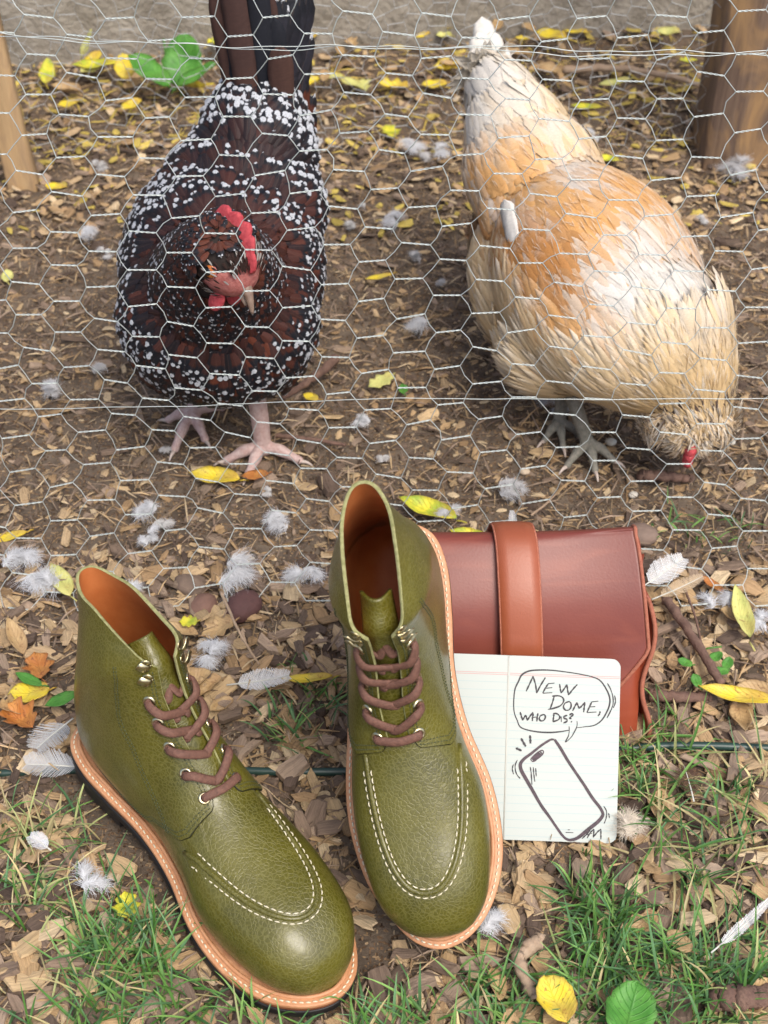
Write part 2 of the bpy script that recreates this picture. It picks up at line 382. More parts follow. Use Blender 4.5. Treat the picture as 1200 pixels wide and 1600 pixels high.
def linewire(pts, amp, seed):
    P = catmull(pts, 160); rg = np.random.default_rng(seed)
    P[:, 2] += amp * np.sin(P[:, 0] * 55 + seed) + amp * .5 * np.sin(P[:, 0] * 130)
    mb = MB(); mb.add(*tube(P, .00034, 5)); return add_off(mb.build('line_wire', M['wire'], fence))
linewire([at(-30, 640, .952), at(300, 634, .954), at(600, 623, .954), at(900, 624, .954), at(1230, 622, .954)], .0004, 1)
linewire([at(-30, 52, .992), at(170, 66, .990), at(400, 72, .990), at(700, 76, .990), at(1000, 88, .990), at(1230, 76, .990)], .0012, 4)
linewire([at(-30, 58, .993), at(170, 62, .991), at(400, 76, .991), at(700, 72, .991), at(1000, 80, .991), at(1230, 84, .991)], .0012, 9)
far = tag(empty('chicken_wire_fence', (0, 1.72, 0)), 'faint far panel of chicken wire between the posts, in front of the concrete wall', 'wire fence')
o = wire_net('wire_mesh', [(1.70, .0), (1.70, .2), (1.705, .6)], -.9, .9, lambda s: .046, lambda s: .026, .00034, M['farwire'], twist=False, seed=8, jit=.0025, par=far); o.location = (0, -1.72, 0)

# ------------------------------------------------------------ footprints to keep clear
LB = dict(loc=np.array([-.228, .744, .013]), yaw=3.880, pit=-.068, rol=-.06)
RB = dict(loc=np.array([.010, .806, .181]), yaw=3.262, pit=-.635, rol=.19)
def inboot(x, y):
    q = LB; dx = x - q['loc'][0]; dy = y - q['loc'][1]; c, s = math.cos(q['yaw']), math.sin(q['yaw'])
    lx = c * dx + s * dy; ly = -s * dx + c * dy
    a = (np.abs(lx) < .052) & (ly > -.01) & (ly < .30)
    q = RB; dx = x - q['loc'][0]; dy = y - q['loc'][1]; c, s = math.cos(q['yaw']), math.sin(q['yaw'])
    lx = c * dx + s * dy; ly = -s * dx + c * dy
    b = (np.abs(lx) < .045) & (ly > .15) & (ly < .235)
    return a | b

# ------------------------------------------------------------ mulch: chips
def chip_uv(me, pv):
    set_uv(me, np.asarray(pv)[:, :2] + .5)
def chip_proto(k, seed, kind):
    r = random.Random(seed); n = r.choice((7, 8, 9, 10)); pts = []
    asp = r.uniform(.22, .58) if kind == 'chip' else r.uniform(.25, .6)
    for i in range(n):
        a = 2 * math.pi * i / n + r.uniform(-.34, .34); q = r.uniform(.66, 1.15)
        x = math.copysign(abs(math.cos(a)) ** .7, math.cos(a)); y = math.copysign(abs(math.sin(a)) ** .7, math.sin(a))
        pts.append((x * q * .5, y * q * .5 * asp))
    t = r.uniform(.035, .09) if kind == 'chip' else r.uniform(.10, .2); bend = r.uniform(-.25, .25); tw = r.uniform(-.4, .4)
    V = [];
    for s in (1, -1):
        sh = .9 if s > 0 else 1
        for x, y in pts: V.append((x * sh, y * sh, s * t / 2 * r.uniform(.6, 1.3) + bend * x * x * 1.4 + tw * x * y))
    V.append((0, 0, t / 2 + .03 * r.uniform(0, 1))); V.append((0, 0, -t / 2))
    F = [[i, (i + 1) % n, 2 * n] for i in range(n)] + [[n + (i + 1) % n, n + i, 2 * n + 1] for i in range(n)] + [[i, n + i, n + (i + 1) % n, (i + 1) % n] for i in range(n)]
    return np.array(V), F
PRO = [chip_proto(i, 100 + i, 'chip') for i in range(14)] + [chip_proto(i, 300 + i, 'bark') for i in range(8)]
TAN = np.array([(.50, .36, .20), (.42, .285, .15), (.58, .45, .28), (.34, .225, .12), (.46, .33, .19)])
BRN = np.array([(.23, .165, .118), (.155, .112, .082), (.29, .215, .155), (.115, .082, .062), (.35, .26, .185)])
def rotm(yaw, p, q):
    return np.array((Matrix.Rotation(yaw, 3, 'Z') @ Matrix.Rotation(p, 3, 'X') @ Matrix.Rotation(q, 3, 'Y')))
chips = []
def scatter(n, xr, yr, smin, smax, tanp, zoff=0.0, pw=2.2, yel=0):
    k = 0
    while k < n:
        y = random.uniform(*yr); x = random.uniform(-xr, xr) * (.22 + .42 * y / 1.0)
        if inboot(np.array(x), np.array(y)): continue
        s = smin + (smax - smin) * random.random() ** pw
        tan_ = random.random() < tanp(x, y)
        col = random.choice(list(TAN)) if tan_ else random.choice(list(BRN))
        if yel and random.random() < yel: col = np.array((.62, .48, .12)) * random.uniform(.7, 1.1)
        col = col * random.uniform(.75, 1.2)
        pi = random.randrange(14) if tan_ or random.random() < .4 else 14 + random.randrange(8)
        z = float(ground_z(x, y)) + s * random.uniform(.02, .16) + zoff
        chips.append((s, pi, (x, y, z), (random.uniform(0, 6.28), random.gauss(0, .22), random.gauss(0, .22)), col)); k += 1
front = lambda x, y: .50 if y < .93 else (.34 if y < 1.0 else .24 + .2 * max(0, y - 1.5))
scatter(9500, 1.0, (.44, .97), .004, .026, front, .001, 1.8)
scatter(1500, 1.0, (.44, .95), .020, .036, lambda x, y: .62, .004, 1.4)
scatter(15500, 1.0, (.93, 1.95), .003, .018, lambda x, y: .62, 0, 2.0)
scatter(420, 1.0, (.93, 1.75), .018, .036, lambda x, y: .3, .001, 1.5)
scatter(3600, 1.0, (1.50, 2.02), .006, .026, lambda x, y: .7, .004, 1.4, .24)
chips.sort(key=lambda c: -c[0] / (c[2][1] ** 1.2))
def inview(c):
    x, y, z = c[2]; th = R(CAM_T); dd = y * math.cos(th) - (z - CAM_H) * math.sin(th); u = y * math.sin(th) + (z - CAM_H) * math.cos(th)
    return abs(x / dd * FPX) < 590 and abs(u / dd * FPX) < 790
big = [c for c in chips if inview(c)][:300]; bigs = set(id(c) for c in big); rest = [c for c in chips if id(c) not in bigs]
pmesh = {}
for s, pi, loc, rt, col in big:
    ci = int(np.argmin([np.abs(col - c).sum() for c in np.vstack([TAN, BRN])]))
    if (pi, ci) not in pmesh:
        me = mesh_of('wood_chip', PRO[pi][0], PRO[pi][1], False); me.materials.append(M['chip']); chip_uv(me, PRO[pi][0]); set_col(me, np.tile(np.vstack([TAN, BRN])[ci] * (1 + .04 * (pi % 5)), (len(PRO[pi][0]), 1))); pmesh[pi, ci] = me
    o = bpy.data.objects.new('wood_chip', pmesh[pi, ci]); C.objects.link(o); o.parent = ground
    o.location = loc; o.scale = (s, s, s); o.rotation_euler = Matrix(rotm(*rt).tolist()).to_euler()
V = []; F = []; Co = []; UVs = []; n = 0
for s, pi, loc, rt, col in rest:
    pv, pf = PRO[pi]; v = pv * s @ rotm(*rt).T + np.array(loc); V.append(v); F.extend([[i + n for i in f] for f in pf]); Co.append(np.tile(col, (len(v), 1))); UVs.append(pv[:, :2] + .5); n += len(v)
o = mk('wood_chips', np.vstack(V), F, M['chip'], ground, False); set_col(o.data, np.vstack(Co)); set_uv(o.data, np.vstack(UVs)); tag(o, kind='stuff')
# shredded fibres and crumbs
V = []; F = []; Co = []; n = 0
for k in range(19000):
    y = random.uniform(.44, 1.98); x = random.uniform(-1, 1) * (.22 + .42 * y)
    if inboot(np.array(x), np.array(y)): continue
    L = random.uniform(.006, .03) * (1 if y < 1.6 else 1.3); a = random.uniform(0, 6.28); r = random.uniform(.0004, .0012); z = float(ground_z(x, y)) + random.uniform(0, .008)
    dx = np.array([math.cos(a), math.sin(a), random.uniform(-.35, .35)]); b = np.array([-math.sin(a), math.cos(a), 0]); u = np.array([0, 0, 1.])
    p0 = np.array([x, y, z]); p1 = p0 + dx * L * .5 + u * L * random.uniform(-.05, .15); p2 = p0 + dx * L
    for p, q in ((p0, .4), (p1, 1), (p2, .3)): V += [p + b * r * q, p - b * r * q, p + u * r * q]
    F += [[n + i * 3 + j, n + i * 3 + (j + 1) % 3, n + i * 3 + 3 + (j + 1) % 3, n + i * 3 + 3 + j] for i in (0, 1) for j in (0, 1, 2)]; n += 9
    c = random.choice(list(TAN) + list(BRN) * (1 if y < .95 else 2)) * random.uniform(.7, 1.15)
    if y > 1.7 and random.random() < .35: c = np.array((.6, .45, .1))
    Co += [c] * 9
o = mk('mulch_fibres', np.array(V), F, M['chip'], ground, False); set_col(o.data, np.array(Co)); tag(o, kind='stuff')

# ============================================================ BOOTS
# sections of the last, toe to collar:  By   Bz   Ty   Tz   W    C    m    nb  nt
KEY = np.array([
 (290, 27, 290, 33,  3,  5, .45, 2.2, 2.0), (287.5, 25, 287, 50, 15, 5, .45, 2.6, 2.2), (281, 23, 280, 61, 25.5, 5, .44, 3, 2.3), (268, 21, 266, 70, 35.5, 4, .42, 3.6, 2.4),
 (250, 19, 247, 76, 41.5, 3, .40, 4, 2.4), (220, 18, 214, 79, 46, 1.5, .38, 4, 2.3), (190, 18, 182, 86, 45.5, 0, .36, 4, 2.1), (155, 19, 153, 98, 39, -3, .34, 4, 1.95),
 (118, 22, 131, 117, 34, -4, .34, 4, 1.9), (75, 26, 116, 135, 32.5, -2, .36, 3.6, 1.9), (35, 28, 106, 151, 33, -.5, .40, 3, 1.95), (10, 32, 100, 163, 32.5, 0, .44, 2.5, 2.0),
 (1, 48, 96, 174, 32, 0, .47, 2.2, 2.0), (-1, 75, 93, 183, 31.5, 0, .49, 2.1, 2.0), (3, 105, 91, 191, 31, 0, .5, 2.1, 2.0), (4, 140, 92, 198, 26, 0, .46, 2.1, 1.8),
 (2, 170, 95, 203, 19, 0, .42, 2.2, 1.6), (-3, 196, 98, 207, 14, 0, .36, 2.3, 1.5)], float)
NS = len(KEY) - 1
def Sf(s, ph, med):
    """point on the boot's skin; s along the last, ph round it (pi = front line)"""
    s, ph = np.broadcast_arrays(np.asarray(s, float), np.asarray(ph, float))
    K = catmull_at(KEY, np.clip(s, 0, NS)); c = np.cos(ph); sn = np.sin(ph)
    m, nb, n2 = K[..., 6], K[..., 7], K[..., 8]
    W = np.maximum(K[..., 4], .5)
    lower = c > 0
    nn = np.where(lower, nb, n2)
    ca = np.abs(c) ** (2 / nn); sa = np.abs(sn) ** (2 / nn)
    a = np.where(lower, m * (1 - ca), m + (1 - m) * ca)
    y = K[..., 0] + (K[..., 2] - K[..., 0]) * a; z = K[..., 1] + (K[..., 3] - K[..., 1]) * a
    x = np.sign(sn) * sa * W + K[..., 5] * med
    return np.stack([x, y, z], -1) / 1000
def Nf(s, ph, med):
    e = 1e-2; s = np.asarray(s, float); ph = np.asarray(ph, float)
    du = Sf(np.clip(s + e, 0, NS), ph, med) - Sf(np.clip(s - e, 0, NS), ph, med); dv = Sf(s, ph + e, med) - Sf(s, ph - e, med)
    return nrm(np.cross(dv, du))
def So(s, ph, med, off): return Sf(s, ph, med) + Nf(s, ph, med) * np.asarray(off)[..., None]
OUT = [(0, -6), (18, -2.5), (31, 9), (37, 33), (36.5, 65), (34, 105), (39, 145), (51, 185), (55, 220), (52, 248), (42, 273), (26, 291), (6, 298.5),
       (-14, 292), (-31, 273), (-45, 248), (-53, 215), (-54, 185), (-49, 145), (-43, 105), (-38, 65), (-37, 33), (-31, 9), (-18, -2.5)]
def outline(n, inset, med):
    P = np.array(OUT, float); P = np.vstack([P[-2:], P, P[:3]]); m = len(OUT)
    c = catmull_at(P, 2 + np.linspace(0, m, 1200, endpoint=False)); c[:, 0] *= med
    if med < 0: c = c[::-1]
    dl = np.r_[0, np.cumsum(np.linalg.norm(np.diff(np.vstack([c, c[:1]]), axis=0), axis=1))]; t = np.linspace(0, dl[-1], n, endpoint=False)
    cc = np.vstack([c, c[:1]]); c = np.stack([np.interp(t, dl, cc[:, i]) for i in (0, 1)], 1)
    T = nrm(np.roll(c, -1, 0) - np.roll(c, 1, 0)); Nn = np.stack([-T[:, 1], T[:, 0]], 1)
    return (c + Nn * inset) / 1000
def ztop(y):   # y in metres
    return np.interp(y * 1000, [-6, 60, 85, 110, 150, 200, 240, 270, 299], [30, 28, 26, 23, 20, 18, 19, 22, 27.5]) / 1000
def layer(med, ins, dt, db, n=220, bev=.0012, keep=None):
    """slab between ztop-dt and ztop-db following the outline, rounded edges"""
    prof = [(ins + 30, dt), (ins + bev * 1000, dt), (ins + .3, dt + bev * .3), (ins, dt + bev), (ins, db - bev), (ins + .3, db - bev * .3), (ins + bev * 1000, db), (ins + 30, db)]
    V = []
    c0 = outline(n, 0, med)
    for q, dz in prof:
        if q > ins + 20:   # run towards the centre line without crossing it
            c = outline(n, ins + bev * 1000, med); cc = c.copy(); cc[:, 0] *= .3; cc[:, 1] = .146 + (cc[:, 1] - .146) * .85
            V.append(np.column_stack([cc, ztop(cc[:, 1]) - dz]))
        else:
            c = outline(n, q, med); V.append(np.column_stack([c, ztop(c[:, 1]) - dz]))
    return np.vstack(V), gridF(len(prof), n, True)
def stitch_row(P, Nn, ln, gap, r, mb, lift=0.0, skew=0.0):
    P = np.asarray(P); dl = np.r_[0, np.cumsum(np.linalg.norm(np.diff(P, axis=0), axis=1))]; t = 0
    while t + ln < dl[-1]:
        q = np.linspace(t, t + ln, 5); pts = np.stack([np.interp(q, dl, P[:, i]) for i in range(3)], 1); nn = nrm(np.stack([np.interp(q, dl, Nn[:, i]) for i in range(3)], 1))
        h = np.array([-.9, .35, .6, .35, -.9]) * r + lift
        pts = pts + nn * h[:, None]
        if skew: pts = pts + nrm(np.cross(pts[-1] - pts[0], nn[2])) * (np.linspace(-1, 1, 5) * skew)[:, None]
        mb.add(*tube(pts, np.array([.5, .95, 1, .95, .5]) * r, 6)); t += ln + gap

def make_boot(med, label, pose, lace_seed):
    root = empty('leather_boot', pose['loc'])
    root.rotation_euler = (Matrix.Rotation(pose['yaw'], 3, 'Z') @ Matrix.Rotation(pose['pit'], 3, 'X') @ Matrix.Rotation(pose['rol'], 3, 'Y')).to_euler()
    tag(root, label, 'boot', 'pair of olive leather lace-up boots')
    rg = random.Random(lace_seed)
    # ---- sole
    mk('welt', *layer(med, 0, 0, .0042), M['welt'], root)
    ms = mk('midsole', *layer(med, 1.3, .0040, .0088), M['midsole'], root)
    mk('outsole', *layer(med, .4, .0086, .0160, bev=.001), M['rubber'], root)
    # heel block
    c = outline(220, 1.0, med); c = c[c[:, 1] < .078]; ang = np.arctan2(c[:, 1] - .04, c[:, 0]); c = c[np.argsort((ang + math.pi / 2 * 3) % (2 * math.pi))]
    n = len(c); zt = ztop(c[:, 1]) - .0158
    V = np.vstack([np.column_stack([c, zt]), np.column_stack([c * [.97, 1], np.full(n, .0005)])]); F = gridF(2, n, True) + [list(range(n, 2 * n))]
    mk('heel', V, F, M['rubber'], root, False)
    mb = MB(); c = outline(900, 3.0, med); P = np.column_stack([c, ztop(c[:, 1])]); P = np.vstack([P, P[:1]]); stitch_row(P, np.tile([0, 0, 1.], (len(P), 1)), .0036, .0011, .00062, mb, .0001, .00018)
    mb.build('welt_stitching', M['thread'], root)
    # groove of the welt: a narrow storm strip where the upper meets it
    c = outline(240, 7.0, med); P = np.column_stack([c, ztop(c[:, 1]) + .0006]); P = np.vstack([P, P[:1]]); mb = MB(); mb.add(*tube(P, .0016, 8, caps=False)); mb.build('storm_welt', M['welt'], root)
    # ---- vamp
    def psi(ph): return np.abs(((ph + math.pi) % (2 * math.pi)) - math.pi) if False else np.abs(np.angle(np.exp(1j * (ph - math.pi))))   # distance from the front line
    def e_of(ph):
        q = psi(ph); return np.interp(q, [0, .95, 1.15, 1.5, 1.9, 2.25, 2.6, 3.15], [6.75, 6.8, 7.0, 7.8, 8.7, 9.6, 11.2, 12.0])
    nph = 150; phs = np.linspace(0, 2 * math.pi, nph, endpoint=False); nsv = 110
    send = np.minimum(e_of(phs) + .35, 11.0); send = np.where(psi(phs) < .6, 8.0, send)
    tt = np.linspace(0, 1, nsv)[:, None]; S = 0.0 + send[None] * tt ** 1.25
    PH = np.broadcast_to(phs[None], S.shape)
    V = So(S, PH, med, np.zeros(S.shape)); V[0] = V[0].mean(0)
    # apron plug sits proud of the vamp wall
    yy = V[..., 1]; xx = (V[..., 0] - .003 * med)
    def aw(y):
        u = np.clip((y - .140) / (.256 - .140), 0, 1); return .0315 * (1 - u ** 3.0) ** (1 / 2.2)
    ins = np.clip((aw(yy) - np.abs(xx)) / .003, 0, 1) * (yy > .13) * (np.cos(PH) < 0)
    V = V + Nf(S, PH, med) * (ins * .0012)[..., None]; V[0] = V[0].mean(0)
    vamp = mk('vamp', V.reshape(-1, 3), gridF(nsv, nph, True), M['olive'], root)
    # apron seam: ridge + two rows of cream stitches, laid on the skin
    gs = np.linspace(.5, 8.2, 420); gph = np.linspace(math.pi * .5, math.pi * 1.5, 420); GS, GP = np.meshgrid(gs, gph, indexing='ij'); GV = Sf(GS, GP, med); GN = Nf(GS, GP, med)
    gv = GV.reshape(-1, 3); gn = GN.reshape(-1, 3)
    def onskin(xy):
        out = []; nn = []
        for q in xy:
            dd = (gv[:, 0] - q[0]) ** 2 + (gv[:, 1] - q[1]) ** 2; i = np.argpartition(dd, 6)[:6]; wgt = 1 / (dd[i] + 1e-9); wgt /= wgt.sum()
            z = (gv[i, 2] * wgt).sum(); out.append([q[0], q[1], z]); nn.append((gn[i] * wgt[:, None]).sum(0))
        out = np.array(out); nn = nrm(np.array(nn)); k = np.ones(9) / 9
        for a in (0, 1, 2): nn[4:-4, a] = np.convolve(nn[:, a], k, 'valid')
        out[4:-4, 2] = np.convolve(out[:, 2], k, 'valid'); return out, nrm(nn)
    yl = .158; th = np.linspace(0, math.pi, 90)
    ux = np.sign(np.cos(th)) * np.abs(np.cos(th)) ** (2 / 2.2); uy = np.abs(np.sin(th)) ** (2 / 3.0)
    U = np.stack([ux * .0315 + .003 * med, .140 + .116 * uy], 1); U = U[(U[:, 1] > yl)]
    du = nrm(np.gradient(U, axis=0)); un = np.stack([du[:, 1], -du[:, 0]], 1)
    if un[len(un) // 2, 1] < 0: un = -un
    P, Nn = onskin(U); mb = MB(); mb.add(*tube(P + Nn * .0002, .0019, 10)); mb.build('apron_seam', M['olive'], root)
    for off, hh in ((.0034, .0002), (-.0030, .0014)):
        Q, Nq = onskin(U + un * off); mb = MB(); Q, Nq = Q[2:-2], Nq[2:-2]; stitch_row(Q, Nq, .0040, .0012, .00050, mb, hh); mb.build('apron_stitching', M['thread'], root)
    # ---- quarters: outer skin, lining, raw edge
    half = np.interp(np.arange(0, NS + .01, .25), [0, 7, 8, 9, 10, 11, 12, 13.5, 15, 17], [7.5, 7.5, 8, 8, 7.5, 7.5, 7, 7, 9, 10])
    def dslit(s):
        g = np.interp(s, np.arange(0, NS + .01, .25), half); K = catmull_at(KEY, np.clip(s, 0, NS)); return np.arcsin(np.clip(g / np.maximum(K[..., 4], 1), 0, .95))
    # v: 0 at one slit edge, 1 at the other, round the back
    nv = 131; nq = 90; v = np.linspace(0, 1, nv)
    def qpt(tq, vq):
        """tq 0 (bottom edge) .. 1 (collar)"""
        vq = np.asarray(vq, float); tq = np.asarray(tq, float)
        ph0 = math.pi + .3 + (2 * math.pi - .6) * vq
        es = e_of(ph0); edge = np.minimum(vq, 1 - vq)
        es = es + .35 * np.exp(-(edge / .012) ** 2)                       # rounded lower corner
        top = NS - 3.8 * np.exp(-(edge / .075) ** 1.3) - .2 * np.exp(-((edge - .28) / .1) ** 2)
        s = es + (top - es) * tq
        dl = dslit(s); ph = math.pi + dl + (2 * math.pi - 2 * dl) * vq
        return s, ph
    TT, VV = np.meshgrid(np.linspace(0, 1, nq), v, indexing='ij'); S, PH = qpt(TT, VV)
    wob = .0004 * np.sin(VV * 60 + TT * 9)
    flare = .0015 * np.clip((TT - .85) / .15, 0, 1) ** 2
    outer = So(S, PH, med, .0026 + 0 * TT); inner = So(S, PH, med, .0002 + 0 * TT)
    mk('quarter', np.vstack([outer.reshape(-1, 3)]), gridF(nq, nv), M['olive'], root)
    keep = gridF(nq, nv); mk('lining', inner.reshape(-1, 3), [f[::-1] for f in keep], M['lining'], root)
    # edge strip all round the border, slightly rounded and worn
    idx = [(0, j) for j in range(nv)] + [(i, nv - 1) for i in range(1, nq)] + [(nq - 1, j) for j in range(nv - 2, -1, -1)] + [(i, 0) for i in range(nq - 2, 0, -1)]
    o_ = np.array([outer[a] for a in idx]); i_ = np.array([inner[a] for a in idx]); mid = (o_ + i_) / 2
    cen = np.roll(mid, -1, 0) - np.roll(mid, 1, 0); outw = nrm(np.cross(nrm(cen), nrm(o_ - i_)))
    # make outw point away from the panel
    inn = np.array([outer[min(max(a[0], 1), nq - 2), min(max(a[1], 1), nv - 2)] for a in idx]); sg = np.sign(((o_ - inn) * outw).sum(1)); outw = outw * np.where(sg == 0, 1, sg)[:, None]
    m_ = mid + outw * .0006; n = len(idx)
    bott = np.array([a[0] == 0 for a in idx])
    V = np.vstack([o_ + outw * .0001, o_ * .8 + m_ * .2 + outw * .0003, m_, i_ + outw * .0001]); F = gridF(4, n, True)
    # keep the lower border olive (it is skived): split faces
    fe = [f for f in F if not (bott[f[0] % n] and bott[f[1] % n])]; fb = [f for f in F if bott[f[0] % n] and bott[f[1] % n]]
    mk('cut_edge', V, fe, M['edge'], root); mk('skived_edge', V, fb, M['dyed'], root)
    # dark stitch rows on the quarters
    mb = MB()
    for off in (.0032, .0052):
        for side in (0, 1):
            t = np.linspace(.02, .93, 140); vv = np.full(140, off / .20); s, ph = qpt(t, vv if side == 0 else 1 - vv); stitch_row(So(s, ph, med, .0026), Nf(s, ph, med), .0019, .0008, .00036, mb, .0001)
    for off in (.010, .022):
        v2 = np.linspace(.02, .98, 400); s, ph = qpt(np.full(400, off), v2); stitch_row(So(s, ph, med, .0026), Nf(s, ph, med), .0019, .0008, .00036, mb, .0001)
    for side in (0, 1):
        t = np.linspace(.0, .80, 200); vv = .135 + .05 * np.clip((.28 - t) / .28, 0, 1) - .02 * t
        for k in (0, .008):
            s, ph = qpt(t, (vv + k) if side == 0 else 1 - (vv + k)); stitch_row(So(s, ph, med, .0026), Nf(s, ph, med), .0019, .0008, .00036, mb, .0001)
    mb.build('quarter_stitching', M['dkthread'], root)
    # ---- tongue
    ts = np.linspace(6.6, 14.3, 60); tv = np.linspace(-1, 1, 17); TS, TV = np.meshgrid(ts, tv, indexing='ij')
    wid = np.interp(TS, [6.6, 9, 13, 16.4], [.42, .50, .38, .32]); dep = np.interp(TS, [6.6, 7.2, 9, 13, 15, 16.4], [.0006, .0015, .0030, .0055, .0100, .016])
    NC = nrm((Nf(TS, math.pi + .3 + 0 * TV, med) + Nf(TS, math.pi - .3 + 0 * TV, med)) * np.array([0, 1, 1])); TC = np.minimum(TS, 12.0)
    base = Sf(TC, math.pi + TV * wid, med) - NC * dep[..., None]; ex = np.clip(TS - 12.0, 0, 4)
    base[..., 2] += .0074 * ex - .0022 * ex * TV ** 2; base[..., 1] -= .0050 * ex + .0022 * ex * TV ** 2 + .0012 * ex * ex; base[..., 0] *= 1 - .03 * ex
    base += (np.sin(TS * 3.1) * .0007 + np.sin(TS * 1.3 + TV * 2) * .0008)[..., None] * np.array([0, .7, .7])
    F = gridF(60, 17); k = base.shape[0] * 17; V2 = base.reshape(-1, 3); nn = Nf(TS, math.pi + TV * wid, med).reshape(-1, 3)
    tg = mk('tongue', V2, F, M['olive'], root); md = tg.modifiers.new('thickness', 'SOLIDIFY'); md.thickness = .0022; md.offset = -1
    # insole and inner lining of the foot
    isv = np.linspace(5, 12.6, 60); ip = np.linspace(math.pi + 1.0, 3 * math.pi - 1.0, 60); IS, IP = np.meshgrid(isv, ip, indexing='ij')
    mk('insole', So(IS, IP, med, -.0022 + 0 * IS).reshape(-1, 3), gridF(60, 60), M['lining'], root)
    # ---- eyelets, hooks
    t = np.linspace(0, .97, 300); EY = {}
    for side in (0, 1):
        s, ph = qpt(t, np.full(300, 0.0 if side == 0 else 1.0)); P = So(s, ph, med, .0026); dl = np.r_[0, np.cumsum(np.linalg.norm(np.diff(P, axis=0), axis=1))]
        for k, L in enumerate((.0085, .0250, .0415, .0575, .0735, .0905, .1045)):
            ti = np.interp(L, dl, t); lo, hi = 0.0, .3
            for _ in range(24):
                mi = (lo + hi) / 2; s0, p0 = qpt(ti, mi if side == 0 else 1 - mi); a = So(s0, p0, med, .0026); s1, p1 = qpt(ti, 0. if side == 0 else 1.); b = So(s1, p1, med, .0026)
                dist = np.linalg.norm(a - b)
                want = .0115 if k < 5 else .0095
                if dist < want: lo = mi
                else: hi = mi
            nn = Nf(s0, p0, med); EY[side, k] = (a, nn, b)
    for (side, k), (a, nn, b) in EY.items():
        e1 = nrm(np.cross(nn, [0, 0, 1.])); e2 = np.cross(nn, e1); toedge = nrm(b - a)
        if k < 5:
            an = np.linspace(0, 2 * math.pi, 25)[:-1]; V = []
            for rr, h in ((.0023, -.0004), (.0024, .0006), (.0030, .0011), (.0040, .0009), (.0047, .0001), (.0047, -.0004)):
                V.append(a + nn * h + rr * (np.cos(an)[:, None] * e1 + np.sin(an)[:, None] * e2))
            mk('eyelet', np.vstack(V), gridF(6, 24, True), M['brass'], root)
            V, F = ellipsoid(a + nn * .0001, (1, 1, 1), n=12, m=6); V = a + (V - (a + nn * .0001)) @ np.diag([1, 1, 1]) * 0 if False else None
            disc = np.vstack([[a + nn * .0002], a + nn * .0002 + .0024 * (np.cos(an)[:, None] * e1 + np.sin(an)[:, None] * e2)]); mk('eyelet_hole', disc, [[0, 1 + j, 1 + (j + 1) % 24] for j in range(24)], M['hole'], root)
        else:
            # speed hook: round foot plate and a flat tongue bent back away from the slit
            out = -toedge; al = np.cross(nn, out); mb = MB()
            V, F = ellipsoid((0, 0, 0), (.0042, .0042, .0009), n=16, m=6); V = a + V @ np.stack([out, al, nn]); mb.add(V, F)
            prof = [(-.0028, .0004), (-.0034, .0014), (-.0030, .0030), (-.0010, .0040), (.0020, .0044), (.0046, .0040), (.0060, .0046)]; wd = [.0028, .0028, .0028, .0032, .0034, .0034, .0026]
            V = []
            for (q, h), ww in zip(prof, wd):
                for sgn, hh in ((-1, 0), (1, 0), (1, .0008), (-1, .0008)): V.append(a + out * (-q) * -1 + nn * (h + hh) + al * sgn * ww)
            mb.add(np.array(V), gridF(len(prof), 4, True) + [[0, 1, 2, 3], [len(V) - 4 + i for i in range(4)]]); mb.build('lace_hook', M['brass'], root)
    # ---- lace: bottom bar and criss-cross
    def lacepart(P, nvec): 
        mb = MB(); Pn = catmull(P, 40); nv_ = catmull(nvec, 40)
        Pn = Pn + np.stack([np.sin(np.linspace(0, 5, 40) + rg.uniform(0, 6)) * .00012] * 3, 1)
        mb.add(*tube(Pn, .0033, 10, .52, nvec=nrm(nv_))); return mb
    lace = None
    lm = MB()
    a0, n0, b0 = EY[0, 0]; a1, n1, b1 = EY[1, 0]; up = nrm(n0 + n1); mid = (a0 + a1) / 2
    m_ = lacepart([a0 - n0 * .002, a0 + n0 * .0022 , a0 * .8 + mid * .2 + up * .0045, mid + up * .0062 + nrm(np.array([0, 1, -.6])) * .0012, a1 * .8 + mid * .2 + up * .0045, a1 + n1 * .0022, a1 - n1 * .002], [n0, n0, up, up, up, n1, n1]); lm.add(np.vstack(m_.V), m_.F)
    for k in range(1, 5):
        for side in (0, 1):
            a, nn, b = EY[side, k]; oa, on, ob = EY[1 - side, k - 1]; a2 = EY[1 - side, k][0]
            mid = (a + oa) / 2; up = nrm(nn + on); lay = .0012 if (side + k) % 2 else -.0004
            dwn = nrm(oa - EY[1 - side, k][0]); droop = rg.uniform(.0065, .0105) + .0006 * k
            edge = b + up * (.0042 + lay)
            m_ = lacepart([a - nn * .0015, a + nn * .0030 + dwn * .001, (a * .35 + b * .65) + nn * .0048 + dwn * droop * .62, (edge + mid) / 2 + dwn * droop * .80 + up * .0005, mid * .6 + ob * .4 + up * (.0012 + lay) + dwn * droop * .40,
                           ob - on * .0045, oa - on * .0050], [nn, nn, up, up, up, on, on]); lm.add(np.vstack(m_.V), m_.F)
    # the free ends drop inside the shaft
    for side in (0, 1):
        a, nn, b = EY[side, 4]; a5, n5, b5 = EY[side, 5]
        c_ = (EY[0, 5][2] + EY[1, 5][2]) / 2
        m_ = lacepart([a - nn * .003, b - nn * .005, c_ - up * .010, c_ - up * .016 + np.array([0, -.010, .004 + .004 * side]), c_ + np.array([(.004 if side else -.004), -.030, -.020])], [nn, nn, up, up, up]); lm.add(np.vstack(m_.V), m_.F)
    lm.build('lace', M['lace'], root)
    return root
make_boot(1, 'olive leather boot on the left, turned sideways with its toe to the lower right', LB, 5)
make_boot(-1, 'olive leather boot in the middle, tilted heel-up against the red bag, toe to the viewer', RB, 11)

